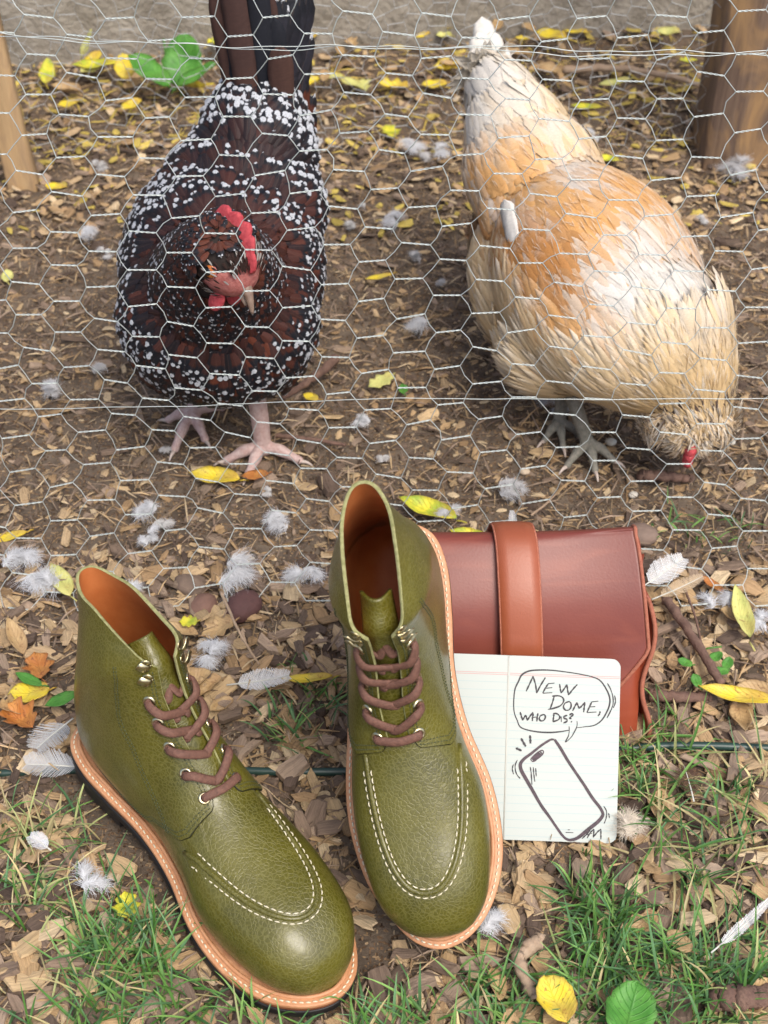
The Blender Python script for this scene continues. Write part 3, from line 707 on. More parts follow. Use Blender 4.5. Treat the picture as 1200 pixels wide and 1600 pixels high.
# ============================================================ BAG
def make_bag():
    x0, x1 = -.018, .222
    root = tag(empty('leather_bag', (0.05, .80, 0)), 'oxblood red leather flap bag with a russet strap, behind the open notebook', 'bag')
    off = np.array([0.05, .80, 0])
    # body profile (y,z) closed
    body = [(.757, .002), (.770, .04), (.790, .075), (.812, .105), (.832, .128), (.850, .132), (.862, .120), (.868, .07), (.872, .002)]
    bc = catmull(np.array(body), 60); V = []
    xsb = np.linspace(x0, x1 - .018, 26)
    for x in xsb:
        for (y, z) in bc: V.append([x, y + .003 * math.sin(x * 26 + z * 20), max(z, .002)])
    F = gridF(26, 60) + [[i for i in range(60)][::-1], [25 * 60 + i for i in range(60)]]
    mk('body', np.array(V) - off, F, M['gusset'], root)
    # gusset: wavy folded side wall standing proud at the right end
    V = []; nz = 30
    for i in range(nz):
        t = i / (nz - 1); z = .003 + .108 * t
        for j in range(9):
            u = j / 8; yb = np.interp(z, [0, .04, .075, .105], [.757, .770, .790, .812]); y = yb - .003 + (.862 - yb) * u; x = x1 - .012 + .0045 * math.sin(t * 9 + 1.0) * (1 - u) ** .6 - .004 * math.sin(u * 3.1)
            V.append([x, y, z])
    g = mk('gusset', np.array(V) - off, gridF(nz, 9), M['gusset'], root); md = g.modifiers.new('thickness', 'SOLIDIFY'); md.thickness = .0028; md.offset = 0
    e = MB(); P = np.array(V).reshape(nz, 9, 3)[:, 0] - off; e.add(*tube(P, .0020, 8)); e.build('gusset_edge', M['bagedge'], root)
    # flap: comes from the back over the top and hangs on the front, right end cut off slanting
    fp = np.array([(.874, .050), (.870, .095), (.862, .130), (.848, .142), (.832, .136), (.803, .113), (.783, .084), (.764, .052), (.750, .026)]); L = catmull(fp, 60)
    nx = 70; V = []
    for i in range(nx):
        for j in range(60):
            t = j / 59; front = max(0, (t - .44) / .56)
            xr = x1 - .025 + .012 * min(1, front * 1.6)                        # flares towards the viewer
            if front > .56: xr -= (front - .56) / .44 * .060
            u = i / (nx - 1); x = x0 - .004 + (xr - x0 + .004) * u
            y, z = L[j]; lift = .002 * max(0, (u - .75) / .25) ** 2 * (1 - abs(2 * min(t * 1.2, 1) - 1))
            V.append([x, y + .0022 * math.sin(x * 30 + t * 5) * (t > .4) - .003 - lift * .3, z + .0014 * math.sin(x * 22 + 2) + lift * .9 + .010 * u * max(0, 1 - abs(t - .38) / .35)])
    f = mk('flap', np.array(V) - off, gridF(nx, 60), M['oxblood'], root); md = f.modifiers.new('thickness', 'SOLIDIFY'); md.thickness = .0030; md.offset = 1; f.data.flip_normals()
    A = np.array(V).reshape(nx, 60, 3)[-1] - off; e = MB(); e.add(*tube(A, .0016, 8)); e.build('flap_edge', M['bagedge'], root)
    # strap: a band lying over the flap
    sx = .098; wst = .0155; V = []
    Ls = catmull(np.array([(.868, .100), (.868, .127), (.862, .143), (.846, .150), (.828, .145), (.799, .123), (.779, .096), (.761, .062), (.748, .034)]), 70)
    T = nrm(np.gradient(Ls, axis=0)); Nn = np.stack([T[:, 1], -T[:, 0]], 1)
    if Nn[35, 1] < 0: Nn = -Nn
    for j in range(70):
        c = np.array([sx + .0075 * (j / 69) * 1.6, Ls[j, 0] - .002, Ls[j, 1]])
        for (q, h) in ((-1, -.0019), (-1.03, 0), (-.97, .0016), (-.5, .0022), (0, .0024), (.5, .0022), (.97, .0016), (1.03, 0), (1, -.0019)):
            V.append([c[0] + q * wst, c[1] + Nn[j, 0] * h, c[2] + Nn[j, 1] * h])
    mk('strap', np.array(V) - off, gridF(70, 9, True), M['russet'], root)
    for q in (-1.02, 1.02):
        e = MB(); e.add(*tube(np.column_stack([sx + .0075 * (np.arange(70) / 69) * 1.6 + q * wst, Ls[:, 0] - .002, Ls[:, 1]]) - off, .0011, 6)); e.build('strap_edge', M['bagedge'], root)
make_bag()

# stake that props the heel of the tilted boot
P = np.array([[.0, .752, -.01], [.004, .782, .160]]); mb = MB(); mb.add(*tube(catmull([P[0], P.mean(0) + [.002, 0, 0], P[1]], 12), .007, 8))
o = mb.build('wooden_stake', M['bark']); tag(o, 'short wooden stake propping the raised heel of the middle boot', 'stake')

# ============================================================ NOTEBOOK
def make_notebook():
    th = R(43)                                     # leaning back against the bag
    base = gp(787, 1311, .003)
    # page plane axes: u to the right, v up the page, n towards the viewer
    rz = R(-2.0); v = np.array([0, math.cos(th), math.sin(th)]); u = np.array([1., 0, 0]); u2 = u * math.cos(rz) + v * math.sin(rz); v2 = v * math.cos(rz) - u * math.sin(rz); n = np.cross(u2, v2)
    root = empty('open_notebook', base); root.rotation_euler = Matrix(np.stack([u2, v2, n], 1).tolist()).to_euler()
    tag(root, 'open ruled notebook with a pen drawing of a phone and speech bubble', 'notebook')
    PW, PH_ = .0855, .1395
    def page(x0, x1, rr, thick, z0, rc='R', H=PH_):
        pts = []; r = rr; w_ = x1 - x0
        def arc(cx, cy, a0, a1):
            for i in range(7): a = a0 + (a1 - a0) * i / 6; pts.append((cx + r * math.cos(a), cy + r * math.sin(a)))
        if rc == 'R': pts.append((x0, 0)); arc(x1 - r, r, -math.pi / 2, 0); arc(x1 - r, H - r, 0, math.pi / 2); pts.append((x0, H))
        else: pts.append((x1, H)); arc(x0 + r, H - r, math.pi / 2, math.pi); arc(x0 + r, r, math.pi, 1.5 * math.pi); pts.append((x1, 0))
        k = len(pts); V = [(x, y, z0) for x, y in pts] + [(x, y, z0 - thick) for x, y in pts]
        return V, [list(range(k)), list(range(k, 2 * k))[::-1]] + [[i, k + i, k + (i + 1) % k, (i + 1) % k] for i in range(k)]
    mk('page_block', *page(.0002, PW - .0006, .0065, .0030, .0028), M['paperedge'], root, False)
    mk('page', *page(.0002, PW, .0068, .00015, .0030), M['paper'], root, False)
    mk('page_block', *page(-PW, -.0002, .0065, .0022, .0020, 'L'), M['paperedge'], root, False)
    mk('page', *page(-PW, -.0002, .0068, .00015, .0022, 'L'), M['paper'], root, False)
    mk('cover', *page(-PW - .0006, PW + .0004, .007, .0008, -.0003), M['cover'], root, False)
    mb = MB(); mb.add(*tube([(0, .0002, .0018), (0, PH_ - .0002, .0018)], .0011, 8)); mb.build('spine_fold', M['paperedge'], root)
    mb = MB(); mr = MB()
    for i in range(20):
        y = PH_ - .0205 - i * .0061
        for xa, xb, z in ((.001, PW - .0006, .00308), (-PW + .001, -.0008, .00228)): mb.add([(xa, y - .00020, z), (xb, y - .00020, z), (xb, y + .00020, z), (xa, y + .00020, z)], [[0, 1, 2, 3]])
    for y in (PH_ - .0135, PH_ - .0148):
        for xa, xb, z in ((.001, PW - .0006, .00308), (-PW + .001, -.0008, .00228)): mr.add([(xa, y - .00020, z), (xb, y - .00020, z), (xb, y + .00020, z), (xa, y + .00020, z)], [[0, 1, 2, 3]])
    mb.build('ruled_lines', M['rule'], root, False); mr.build('header_line', M['redrule'], root, False)
    # pen strokes, measured on the page (units: the enlarged page, 918 wide, 1500 high)
    TL, TR, BL, BR = np.array([92, 28.]), np.array([1000, 72.]), np.array([35, 1478.]), np.array([960, 1545.])
    def pg(q):
        q = np.array(q, float); uu, vv = .5, .5
        for _ in range(12):
            f_ = (1 - vv) * ((1 - uu) * TL + uu * TR) + vv * ((1 - uu) * BL + uu * BR) - q
            J = np.stack([(1 - vv) * (TR - TL) + vv * (BR - BL), (1 - uu) * (BL - TL) + uu * (BR - TR)], 1); dd = np.linalg.solve(J, f_); uu -= dd[0]; vv -= dd[1]
        return np.array([uu * PW, (1 - vv) * PH_])
    ink = {'speech_bubble': MB(), 'lettering': MB(), 'phone_drawing': MB(), 'motion_lines': MB(), 'signature': MB()}
    zc = [.00312]
    def stroke(key, pts, wd, smooth=True, closed=False):
        if key == 'motion_lines': ink[key] = MB()
        P = np.array([pg(p) for p in pts])
        if closed: P = np.vstack([P, P[:1]])
        if smooth and len(P) > 2: P = catmull(P, max(12, 6 * len(P)))
        T = nrm(np.gradient(P, axis=0)); Nn = np.stack([-T[:, 1], T[:, 0]], 1); k = len(P); q = np.linspace(0, 1, k)
        ww = 1.45 * wd / 5.16 / 2.05 / 1000 / 2 * (1 + .22 * np.sin(q * 17 + len(pts))) * np.minimum(1, .55 + 6 * np.minimum(q, 1 - q))
        zc[0] += .000003
        V = np.column_stack([np.vstack([P + Nn * ww[:, None], P - Nn * ww[:, None]]), np.full(2 * k, zc[0])]); ink[key].add(V, [[i, k + i, k + i + 1, i + 1] for i in range(k - 1)])
        if key == 'motion_lines': ink[key].build('motion_line', M['ink'], root, False); ink[key] = MB()
    stroke('speech_bubble', [(575, 632), (500, 642), (410, 646), (300, 636), (185, 603), (150, 540), (128, 480), (124, 400), (135, 300), (165, 235), (192, 185), (250, 155), (330, 148), (440, 152), (560, 168), (660, 185), (760, 208), (830, 240), (880, 310), (908, 380), (905, 440), (880, 500), (840, 560), (780, 598), (700, 608), (636, 614)], 8)
    stroke('speech_bubble', [(575, 600), (576, 640), (568, 680), (545, 725), (590, 690), (622, 640), (640, 600), (640, 560)], 6)
    for s_ in ([(226, 316), (255, 258), (285, 195)], [(283, 195), (303, 262), (312, 332)], [(312, 332), (345, 270), (385, 208)],
               [(408, 258), (385, 290), (362, 332)], [(406, 258), (458, 254)], [(390, 294), (440, 290)], [(362, 333), (440, 330)],
               [(500, 262), (505, 300), (512, 335)], [(512, 335), (545, 290), (560, 268)], [(560, 268), (565, 310), (572, 352)], [(572, 352), (605, 310), (645, 268)],
               [(455, 360), (440, 410), (420, 462)], [(438, 358), (490, 356), (522, 370), (532, 400), (505, 435), (450, 455), (402, 463)],
               [(580, 402), (545, 415), (530, 445), (545, 470), (575, 470), (592, 445), (590, 415), (572, 402)],
               [(604, 480), (625, 440), (640, 412)], [(640, 412), (650, 440), (658, 462)], [(658, 462), (685, 435), (706, 412)], [(706, 412), (700, 450), (695, 492)],
               [(762, 410), (742, 450), (722, 494)], [(760, 410), (815, 405)], [(742, 450), (790, 448)], [(722, 494), (800, 492)], [(828, 485), (826, 505), (812, 524)],
               [(176, 478), (185, 510), (196, 545)], [(196, 545), (210, 520), (222, 503)], [(222, 503), (228, 525), (235, 547)], [(235, 547), (255, 515), (282, 482)],
               [(284, 492), (278, 520), (275, 552)], [(322, 490), (316, 520), (312, 556)], [(276, 524), (318, 520)],
               [(368, 502), (342, 512), (332, 535), (345, 552), (368, 548), (382, 525), (375, 505), (362, 502)],
               [(452, 498), (449, 525), (444, 560)], [(445, 494), (480, 500), (500, 525), (485, 548), (442, 562)],
               [(512, 522), (512, 566)], [(562, 512), (535, 522), (535, 535), (558, 545), (555, 562), (528, 574)],
               [(578, 512), (598, 500), (608, 510), (590, 526), (580, 536), (596, 540)]):
        stroke('lettering', s_, 8.5)
    stroke('lettering', [(592, 562), (598, 568)], 14, False)
    PHN = [(455, 704), (500, 770), (560, 868), (620, 960), (690, 1065), (760, 1175), (820, 1250), (848, 1300), (840, 1330), (800, 1372), (720, 1430), (650, 1482), (600, 1500), (560, 1498), (520, 1468), (460, 1385), (400, 1298), (335, 1208), (270, 1095), (215, 1000), (182, 940), (175, 890), (205, 850), (265, 808), (340, 752), (400, 715), (430, 702)]
    stroke('phone_drawing', PHN, 17, True, True); stroke('phone_drawing', [(a + 5, b - 3) for a, b in PHN[:14]], 11); stroke('phone_drawing', [(a - 4, b + 3) for a, b in PHN[14:22]], 10)
    stroke('phone_drawing', [(275, 862), (295, 845), (318, 822), (335, 808)], 26); stroke('phone_drawing', [(268, 868), (262, 850), (300, 815), (345, 788), (364, 792), (358, 815), (320, 848), (285, 872), (268, 868)], 7); stroke('phone_drawing', [(336, 806), (346, 800), (350, 810), (340, 815), (336, 806)], 5)
    for s_ in ([(182, 686), (198, 715), (220, 752)], [(254, 664), (258, 695), (258, 730)], [(138, 762), (160, 772), (185, 785)]): stroke('motion_lines', s_, 12)
    for s_ in ([(150, 856), (132, 900), (140, 960), (172, 1004)], [(118, 890), (108, 925), (118, 968)], [(255, 914), (262, 960), (268, 1055)], [(280, 918), (284, 970), (292, 1032)], [(300, 925), (302, 960), (304, 990)],
               [(855, 1242), (878, 1285), (875, 1340), (858, 1382)], [(895, 1300), (900, 1322), (902, 1340)], [(888, 262), (915, 310), (935, 380), (930, 450), (885, 542)], [(948, 362), (955, 410), (938, 462)], [(542, 1440), (606, 1445)], [(560, 1420), (578, 1421)]): stroke('motion_lines', s_, 6)
    for s_ in ([(676, 1495), (710, 1465), (745, 1432)], [(700, 1470), (760, 1455)], [(718, 1492), (745, 1450), (775, 1422)], [(775, 1422), (772, 1465), (768, 1488)], [(768, 1488), (800, 1450), (832, 1424)], [(832, 1424), (832, 1470), (832, 1506)]): stroke('signature', s_, 7)
    for k, b in ink.items():
        if b.n: b.build(k, M['scribble'] if k == 'phone_drawing' else M['ink'], root, False)
make_notebook()

# ============================================================ HENS
def blend_body(parts, voxel=.005, smooth=10, seed=0):
    mb = MB()
    for p in parts: mb.add(*p)
    me = mesh_of('tmp', np.vstack(mb.V), mb.F); o = bpy.data.objects.new('tmp', me); C.objects.link(o)
    r = o.modifiers.new('r', 'REMESH'); r.mode = 'VOXEL'; r.voxel_size = voxel; r.use_smooth_shade = True
    s = o.modifiers.new('s', 'SMOOTH'); s.iterations = smooth; s.factor = .5
    dg = bpy.context.evaluated_depsgraph_get(); m2 = bpy.data.meshes.new_from_object(o.evaluated_get(dg)); bpy.data.objects.remove(o); return m2
def capsule(a, b, ra, rb, n=14): 
    P = np.linspace(np.array(a, float), np.array(b, float), 7); r = np.linspace(ra, rb, 7)
    ext = nrm(P[-1] - P[0]); P = np.vstack([[P[0] - ext * ra * .7], P, [P[-1] + ext * rb * .7]]); r = np.r_[ra * .6, r, rb * .6]
    return tube(P, r, n)
def axes(fwd, up):
    f = nrm(fwd); u = nrm(np.array(up) - f * np.dot(up, f)); return np.stack([np.cross(f, u), f, u], 1)   # columns x,y,z (y forward)
def feather_mesh(name, P, Nn, D, L, W, col, extra, lift, Rc, material, parent, lens=(0, .28, .58, .84, 1), wp=(.45, .9, 1, .8, .18), jitter=.12, cc=.16, hj=.0):
    """one small curved vane per root; all vanes together are one plumage"""
    k = len(P); D = nrm(D - Nn * (D * Nn).sum(1, keepdims=True)); rg = np.random.default_rng(5)
    D = nrm(D + rg.normal(size=D.shape) * jitter); D = nrm(D - Nn * (D * Nn).sum(1, keepdims=True)); B = np.cross(Nn, D)
    V = []; UV = []
    cr = (-1, -.5, 0, .5, 1)
    hr = rg.random(k) * hj
    for v_, w_ in zip(lens, wp):
        for q in cr:
            h = lift * L * v_ - (v_ * L) ** 2 / (2 * Rc) - cc * W * w_ * q * q + .0008 + hr
            V.append(P + D * (v_ * L * (1 - .06 * q * q))[:, None] + B * (q * w_ * W / 2)[:, None] + Nn * h[:, None]); UV.append(((q + 1) / 2, v_))
    m = len(V); V = np.stack(V, 1).reshape(-1, 3); base = (np.arange(k) * m)[:, None, None]; c = len(cr)
    q = np.array([[i * c + j, i * c + j + 1, (i + 1) * c + j + 1, (i + 1) * c + j] for i in range(len(lens) - 1) for j in range(c - 1)])
    F = (base + q[None]).reshape(-1, 4)
    o = mk(name, V, F, material, parent); set_uv(o.data, np.tile(np.array(UV), (k, 1))); set_col(o.data, np.repeat(col, m, 0))
    a = o.data.attributes.new('rnd', 'FLOAT', 'POINT'); a.data.foreach_set('value', np.repeat(extra, m).astype(np.float32))
    return o
def sample(me, n, wf=None, seed=1):
    rg = np.random.default_rng(seed); me.calc_loop_triangles(); T = np.zeros(len(me.loop_triangles) * 3, int); me.loop_triangles.foreach_get('vertices', T); T = T.reshape(-1, 3)
    V = np.zeros(len(me.vertices) * 3); me.vertices.foreach_get('co', V); V = V.reshape(-1, 3); A, B_, C_ = V[T[:, 0]], V[T[:, 1]], V[T[:, 2]]
    cr = np.cross(B_ - A, C_ - A); ar = np.linalg.norm(cr, axis=1) / 2; cen = (A + B_ + C_) / 3
    wt = ar * (wf(cen) if wf else 1); i = rg.choice(len(T), n, p=wt / wt.sum()); r1 = np.sqrt(rg.random(n)); r2 = rg.random(n)
    P = A[i] * (1 - r1)[:, None] + B_[i] * (r1 * (1 - r2))[:, None] + C_[i] * (r1 * r2)[:, None]; return P, nrm(cr[i])
def m_feather_dark():
    m = mat('speckled mahogany feather', (.05,) * 3, .5, 0, .4); N = NT(m); uv = N.coord('UV'); sp = N.n('SeparateXYZ'); N.l(uv, sp.inputs[0])
    a = N.n('Attribute', attribute_name='Col'); rn = N.n('Attribute', attribute_name='rnd'); u = N.math('ABSOLUTE', N.math('SUBTRACT', sp.outputs[0], .5)); v = sp.outputs[1]
    barb = noise(N, N.coord('UV', (3, 40, 1)), 1.2, 3)
    blk = N.ramp(v, [(.60, (0, 0, 0)), (.72, (1, 1, 1))]); c = N.mix(blk, a.outputs['Color'], (.010, .011, .015))
    # white tip: a crescent, wider on some feathers
    t = N.math('SUBTRACT', v, N.math('MULTIPLY', N.math('MAXIMUM', N.math('SUBTRACT', u, .12), 0.0), .60)); t = N.math('ADD', t, N.math('MULTIPLY', N.math('SUBTRACT', rn.outputs['Fac'], .6), .20)); t = N.math('ADD', t, N.math('MULTIPLY', N.math('SUBTRACT', barb, .5), .16))
    tip = N.ramp(t, [(.86, (0, 0, 0)), (.90, (1, 1, 1))]); c = N.mix(tip, c, (.46, .48, .50))
    quill = N.ramp(u, [(0, (1, 1, 1)), (.03, (0, 0, 0))]); c = N.mix(N.math('MULTIPLY', quill, .25), c, (.16, .09, .06))
    k = N.ramp(barb, [(.3, (.75,) * 3), (.7, (1.2,) * 3)]); N.l(N.mix(1.0, c, k, 'MULTIPLY'), N.b.inputs['Base Color']); N.l(N.bump(barb, .0006, .6), N.b.inputs['Normal'])
    N.b.inputs['Specular IOR Level'].default_value = .22; return m
def m_feather_plain(name, edge, amt=.5, v0=.55):
    m = mat(name, (.5,) * 3, .7, 0, .25); N = NT(m); uv = N.coord('UV'); sp = N.n('SeparateXYZ'); N.l(uv, sp.inputs[0]); a = N.n('Attribute', attribute_name='Col'); rn = N.n('Attribute', attribute_name='rnd')
    barb = noise(N, N.coord('UV', (3, 40, 1)), 1.2, 3); t = N.math('ADD', sp.outputs[1], N.math('MULTIPLY', N.math('SUBTRACT', barb, .5), .5))
    e = N.math('MULTIPLY', N.math('MULTIPLY', N.ramp(t, [(v0, (0, 0, 0)), (v0 + .35, (1, 1, 1))]), rn.outputs['Fac']), amt)
    c = N.mix(e, a.outputs['Color'], edge); k = N.ramp(barb, [(.3, (.86,) * 3), (.7, (1.08,) * 3)]); N.l(N.mix(1.0, c, k, 'MULTIPLY'), N.b.inputs['Base Color']); N.l(N.bump(barb, .0005, .5), N.b.inputs['Normal'])
    N.b.inputs['Subsurface Weight'].default_value = .0; return m
M['fdark'] = m_feather_dark(); M['fbuff'] = m_feather_plain('buff feather', (.70, .65, .55), .6, .45)
M['ftail'] = m_feather_plain('dark tail feather', (.012, .014, .02), .7, .1)
M['skin'] = m_noise('pink scaly leg', (.50, .31, .27), (.66, .52, .47), .55, 230, .0022)
M['greyleg'] = m_noise('slate willow leg', (.16, .16, .13), (.30, .28, .23), .55, 230, .0022)
M['comb'] = m_noise('red comb', (.46, .035, .05), (.66, .10, .11), .6, 260, .0018)
M['face'] = m_noise('pink red face', (.30, .07, .06), (.50, .19, .16), .7, 240, .0016)
M['beak'] = m_noise('horn beak', (.16, .10, .07), (.34, .25, .19), .35, 120, .0002)
M['eye'] = mat('amber eye', (.45, .13, .02), .15); M['pupil'] = mat('pupil', (.005, .005, .005), .08); M['under'] = mat('under down dark', (.02, .013, .010), .9); M['underb'] = mat('under down buff', (.60, .42, .22), .9)
M['claw'] = mat('claw', (.5, .42, .36), .4)
def leg(root, knee, hub, toes, m, r=.0062, seed=0):
    off = np.array(root.location); parts = [tube(catmull([np.array(knee), (np.array(knee) + hub) / 2 + [.001, 0, 0], np.array(hub) + [0, 0, .004]], 8), np.linspace(r * 1.05, r * .95, 8), 12)]
    parts.append(ellipsoid(np.array(hub) + [0, 0, .004], (.008, .008, .007)))
    for t in toes:
        t = np.array(t); h = np.array(hub) + [0, 0, .005]; mid = (h + t) / 2 + [0, 0, .005]; P = catmull([h, mid * .5 + h * .5 + [0, 0, .002], mid, t * .75 + mid * .25 + [0, 0, .001], t], 16)
        rad = np.linspace(r * .85, r * .42, 16) * (1 + .13 * np.sin(np.linspace(0, 16, 16))); parts.append(tube(P, rad, 10))
    me = blend_body(parts, .0011, 3); me.materials.append(m); V = np.zeros(len(me.vertices) * 3); me.vertices.foreach_get('co', V); me.vertices.foreach_set('co', (V.reshape(-1, 3) - off).ravel()); me.polygons.foreach_set('use_smooth', [True] * len(me.polygons))
    o = bpy.data.objects.new('leg', me); C.objects.link(o); o.parent = root
    for t in toes:
        t = np.array(t); dd = nrm((t - hub) * [1, 1, 0]); mb = MB(); mb.add(*tube(catmull([t - dd * .002 + [0, 0, .0005], t + dd * .006 + [0, 0, .0012], t + dd * .012 - [0, 0, .002]], 8) - off, np.linspace(.0026, .0006, 8), 8)); q = mb.build('claw', M['claw']); q.parent = o
    return o
def relmesh(me, off):
    V = np.zeros(len(me.vertices) * 3); me.vertices.foreach_get('co', V); me.vertices.foreach_set('co', (V.reshape(-1, 3) - off).ravel()); me.polygons.foreach_set('use_smooth', [True] * len(me.polygons)); return me
def tailf(root, base, dirv, L, W, nrmv, col, m, bend=.15, name='tail_feather', tipc=None):
    off = np.array(root.location); dirv = nrm(dirv); nn = nrm(np.array(nrmv) - dirv * np.dot(nrmv, dirv)); b = np.cross(dirv, nn); V = []; UV = []
    ts = np.linspace(0, 1, 16)
    for t in ts:
        ww = W * (math.sin(math.pi * min(.5, .12 + t * .75)) if t < .8 else math.sqrt(max(0, 1 - ((t - .8) / .2) ** 2)) * .96 + .02)
        for q in (-1, -.6, -.25, 0, .25, .6, 1):
            V.append(np.array(base) + dirv * L * t + b * q * ww / 2 + nn * (bend * L * t * t - .14 * ww * q * q) - off + rng.normal(size=3) * .0003); UV.append(((q + 1) / 2, t))
    o = mk(name, np.array(V), gridF(16, 7), m, root); set_uv(o.data, UV); set_col(o.data, np.tile(col, (len(V), 1))); a = o.data.attributes.new('rnd', 'FLOAT', 'POINT'); a.data.foreach_set('value', [random.uniform(.3, 1)] * len(V))
    md = o.modifiers.new('thickness', 'SOLIDIFY'); md.thickness = .0005; md.offset = 0
    return o

# ---- speckled hen
def hen_dark():
    off = np.array([-.155, 1.12, 0]); root = tag(empty('hen', off), 'dark mahogany hen speckled with white, facing the viewer with a red comb', 'chicken', 'hens behind the wire')
    tilt = np.array(Matrix.Rotation(R(22), 3, 'X')); hd = np.array([-.130, 1.018, .296])
    parts = [ellipsoid((-.150, 1.165, .182), (.090, .118, .080), tilt, 28, 20), ellipsoid((-.150, 1.105, .168), (.086, .070, .078), None, 24, 16), ellipsoid((-.120, 1.245, .245), (.052, .080, .050), np.array(Matrix.Rotation(R(52), 3, 'X')), 20, 14), ellipsoid((-.136, 1.205, .215), (.076, .080, .056), np.array(Matrix.Rotation(R(35), 3, 'X')), 20, 14),
             ellipsoid((-.196, 1.13, .125), (.040, .05, .045)), ellipsoid((-.112, 1.13, .125), (.040, .05, .045)), capsule((-.148, 1.10, .200), (-.140, 1.045, .268), .066, .036), ellipsoid(hd, (.030, .033, .029))]
    me = relmesh(blend_body(parts, .005, 10), 0); P, Nn = sample(me, 12500, lambda c: 1 + 2 * (np.linalg.norm(c - hd, axis=1) < .10)); relmesh(me, off); me.materials.append(M['under'])
    o = bpy.data.objects.new('body', me); C.objects.link(o); o.parent = root
    dh = np.linalg.norm(P - hd, axis=1); keep = dh > .026; 
    fwd = nrm(np.array([.5, -.62, -.5])); A = axes(fwd, (.35, -.1, .9)); rel = (P - hd) @ A
    keep &= ~((rel[:, 1] > .006) & (dh < .045)); P, Nn, dh, rel = P[keep], Nn[keep], dh[keep], rel[keep]
    D = P - (hd + np.array([0, -.01, .01])); L = np.interp(dh, [.02, .05, .1, .2], [.009, .016, .021, .026]); Wd = np.interp(dh, [.02, .05, .1, .2], [.0040, .0065, .0090, .0125])
    rg = np.random.default_rng(2); k = len(P); mah = np.array([.085, .024, .013]); blk = np.array([.012, .009, .011])
    f = np.clip(.5 + .5 * vnoise(P[:, 0] * 10, P[:, 2] * 10 + P[:, 1] * 8, 1, 5) + .3 * rg.normal(size=k), 0, 1); top = np.clip((P[:, 2] - .2) / .06, 0, 1) * (P[:, 1] > 1.05)
    f = np.clip(f * (1 - .6 * top) + .15 * (P[:, 2] < .17), 0, 1)
    col = mah * f[:, None] + blk * (1 - f[:, None]); col *= rg.uniform(.7, 1.4, k)[:, None]
    L = L * rg.uniform(.8, 1.2, k)
    p = feather_mesh('plumage', P - off, Nn, D, L, Wd, col, np.clip(rg.uniform(-.05, 1.1, k) + .45 * top - .32 * (P[:, 2] < .15) - .30 * (dh < .095), 0, 1), .15, .11, M['fdark'], root, lens=(0, .3, .62, .9, 1), wp=(.45, .9, 1, .82, .50), jitter=.20, hj=.0032); tag(p, kind='stuff')
    # saddle and tail: long dark feathers rising behind
    for i in range(9):
        a = (i - 4) / 4; b = np.array([-.112 + a * .017, 1.270 + .003 * (i % 2), .262]); dv = np.array([a * .07 - .05, .02 - .10 * abs(a), 1]); c = np.array((.11, .050, .032)) if i % 2 == 0 else np.array((.014, .015, .02))
        tailf(root, b + [0, -.006 * (i % 3), -.01 * abs(a)], dv, .185 - .080 * max(a, 0) - .03 * max(-a, 0), .023, (0, -1, .2), c, M['ftail'], -.06)
    NT_ = 260; a_ = rg.uniform(-1, 1, NT_); h_ = rg.random(NT_) ** 1.2
    Pt = np.column_stack([-.114 + a_ * (.042 - .020 * h_) + .012 * h_, 1.262 + .02 * np.abs(a_) + .004 * h_, .245 + (.10 - .05 * (a_ < 0)) * h_]); nt_ = nrm(np.column_stack([a_ * .6, -np.ones(NT_), .25 * np.ones(NT_)]))
    c2 = np.where((h_ > .5)[:, None], np.array((.016, .016, .022)), mah * .9) * rg.uniform(.6, 1.4, NT_)[:, None]; Lc = .030 + .022 * h_
    tag(feather_mesh('tail_coverts', Pt - off, nt_, np.tile([.05, .1, 1.], (NT_, 1)) + np.column_stack([a_ * .22, np.zeros(NT_), np.zeros(NT_)]), Lc, Lc * .40, c2, rg.uniform(.1, .85, NT_), .08, .25, M['fdark'], root), kind='stuff')
    # face
    def loc(q): return hd + A @ (np.array(q) * 1.15) - off
    V, F = ellipsoid((0, 0, 0), (.0215, .026, .020), None, 24, 16); V = np.array([hd + A @ (v * 1.22) - off for v in V + [0, .006, -.002]]); V += rng.normal(size=V.shape) * .0002; mk('face', V, F, M['face'], root)
    for sx in (-1, 1):
        V, F = ellipsoid((0, 0, 0), (.0036, .0062, .0056), None, 16, 10); V = np.array([loc(v + np.array([sx * .0212, .012, .003])) for v in V]); e = mk('eye', V, F, M['eye'], root)
        V, F = ellipsoid((0, 0, 0), (.0018, .0034, .0034), None, 12, 8); V = np.array([loc(v + np.array([sx * .0238, .0125, .003])) for v in V]); mk('pupil', V, F, M['pupil'], e)
        mb = MB(); an = np.linspace(0, 2 * math.pi, 20); mb.add(*tube(np.array([loc((sx * (.0208), .012 + .0058 * math.cos(t), .003 + .0052 * math.sin(t))) for t in an]), .0012, 6)); mb.build('eyelid', M['face'], e)
        V, F = ellipsoid((0, 0, 0), (.0035, .0065, .0105), None, 14, 10); V = np.array([loc(v + np.array([sx * .0085, .024, -.024])) for v in V]); mk('wattle', V, F, M['comb'], root)
        V, F = ellipsoid((0, 0, 0), (.003, .006, .008), None, 12, 8); V = np.array([loc(v + np.array([sx * .0215, -.004, -.010])) for v in V]); mk('earlobe', V, F, M['face'], root)
    # comb: a thin upright blade with rounded points, thicker at its foot
    V = []; nc = 56
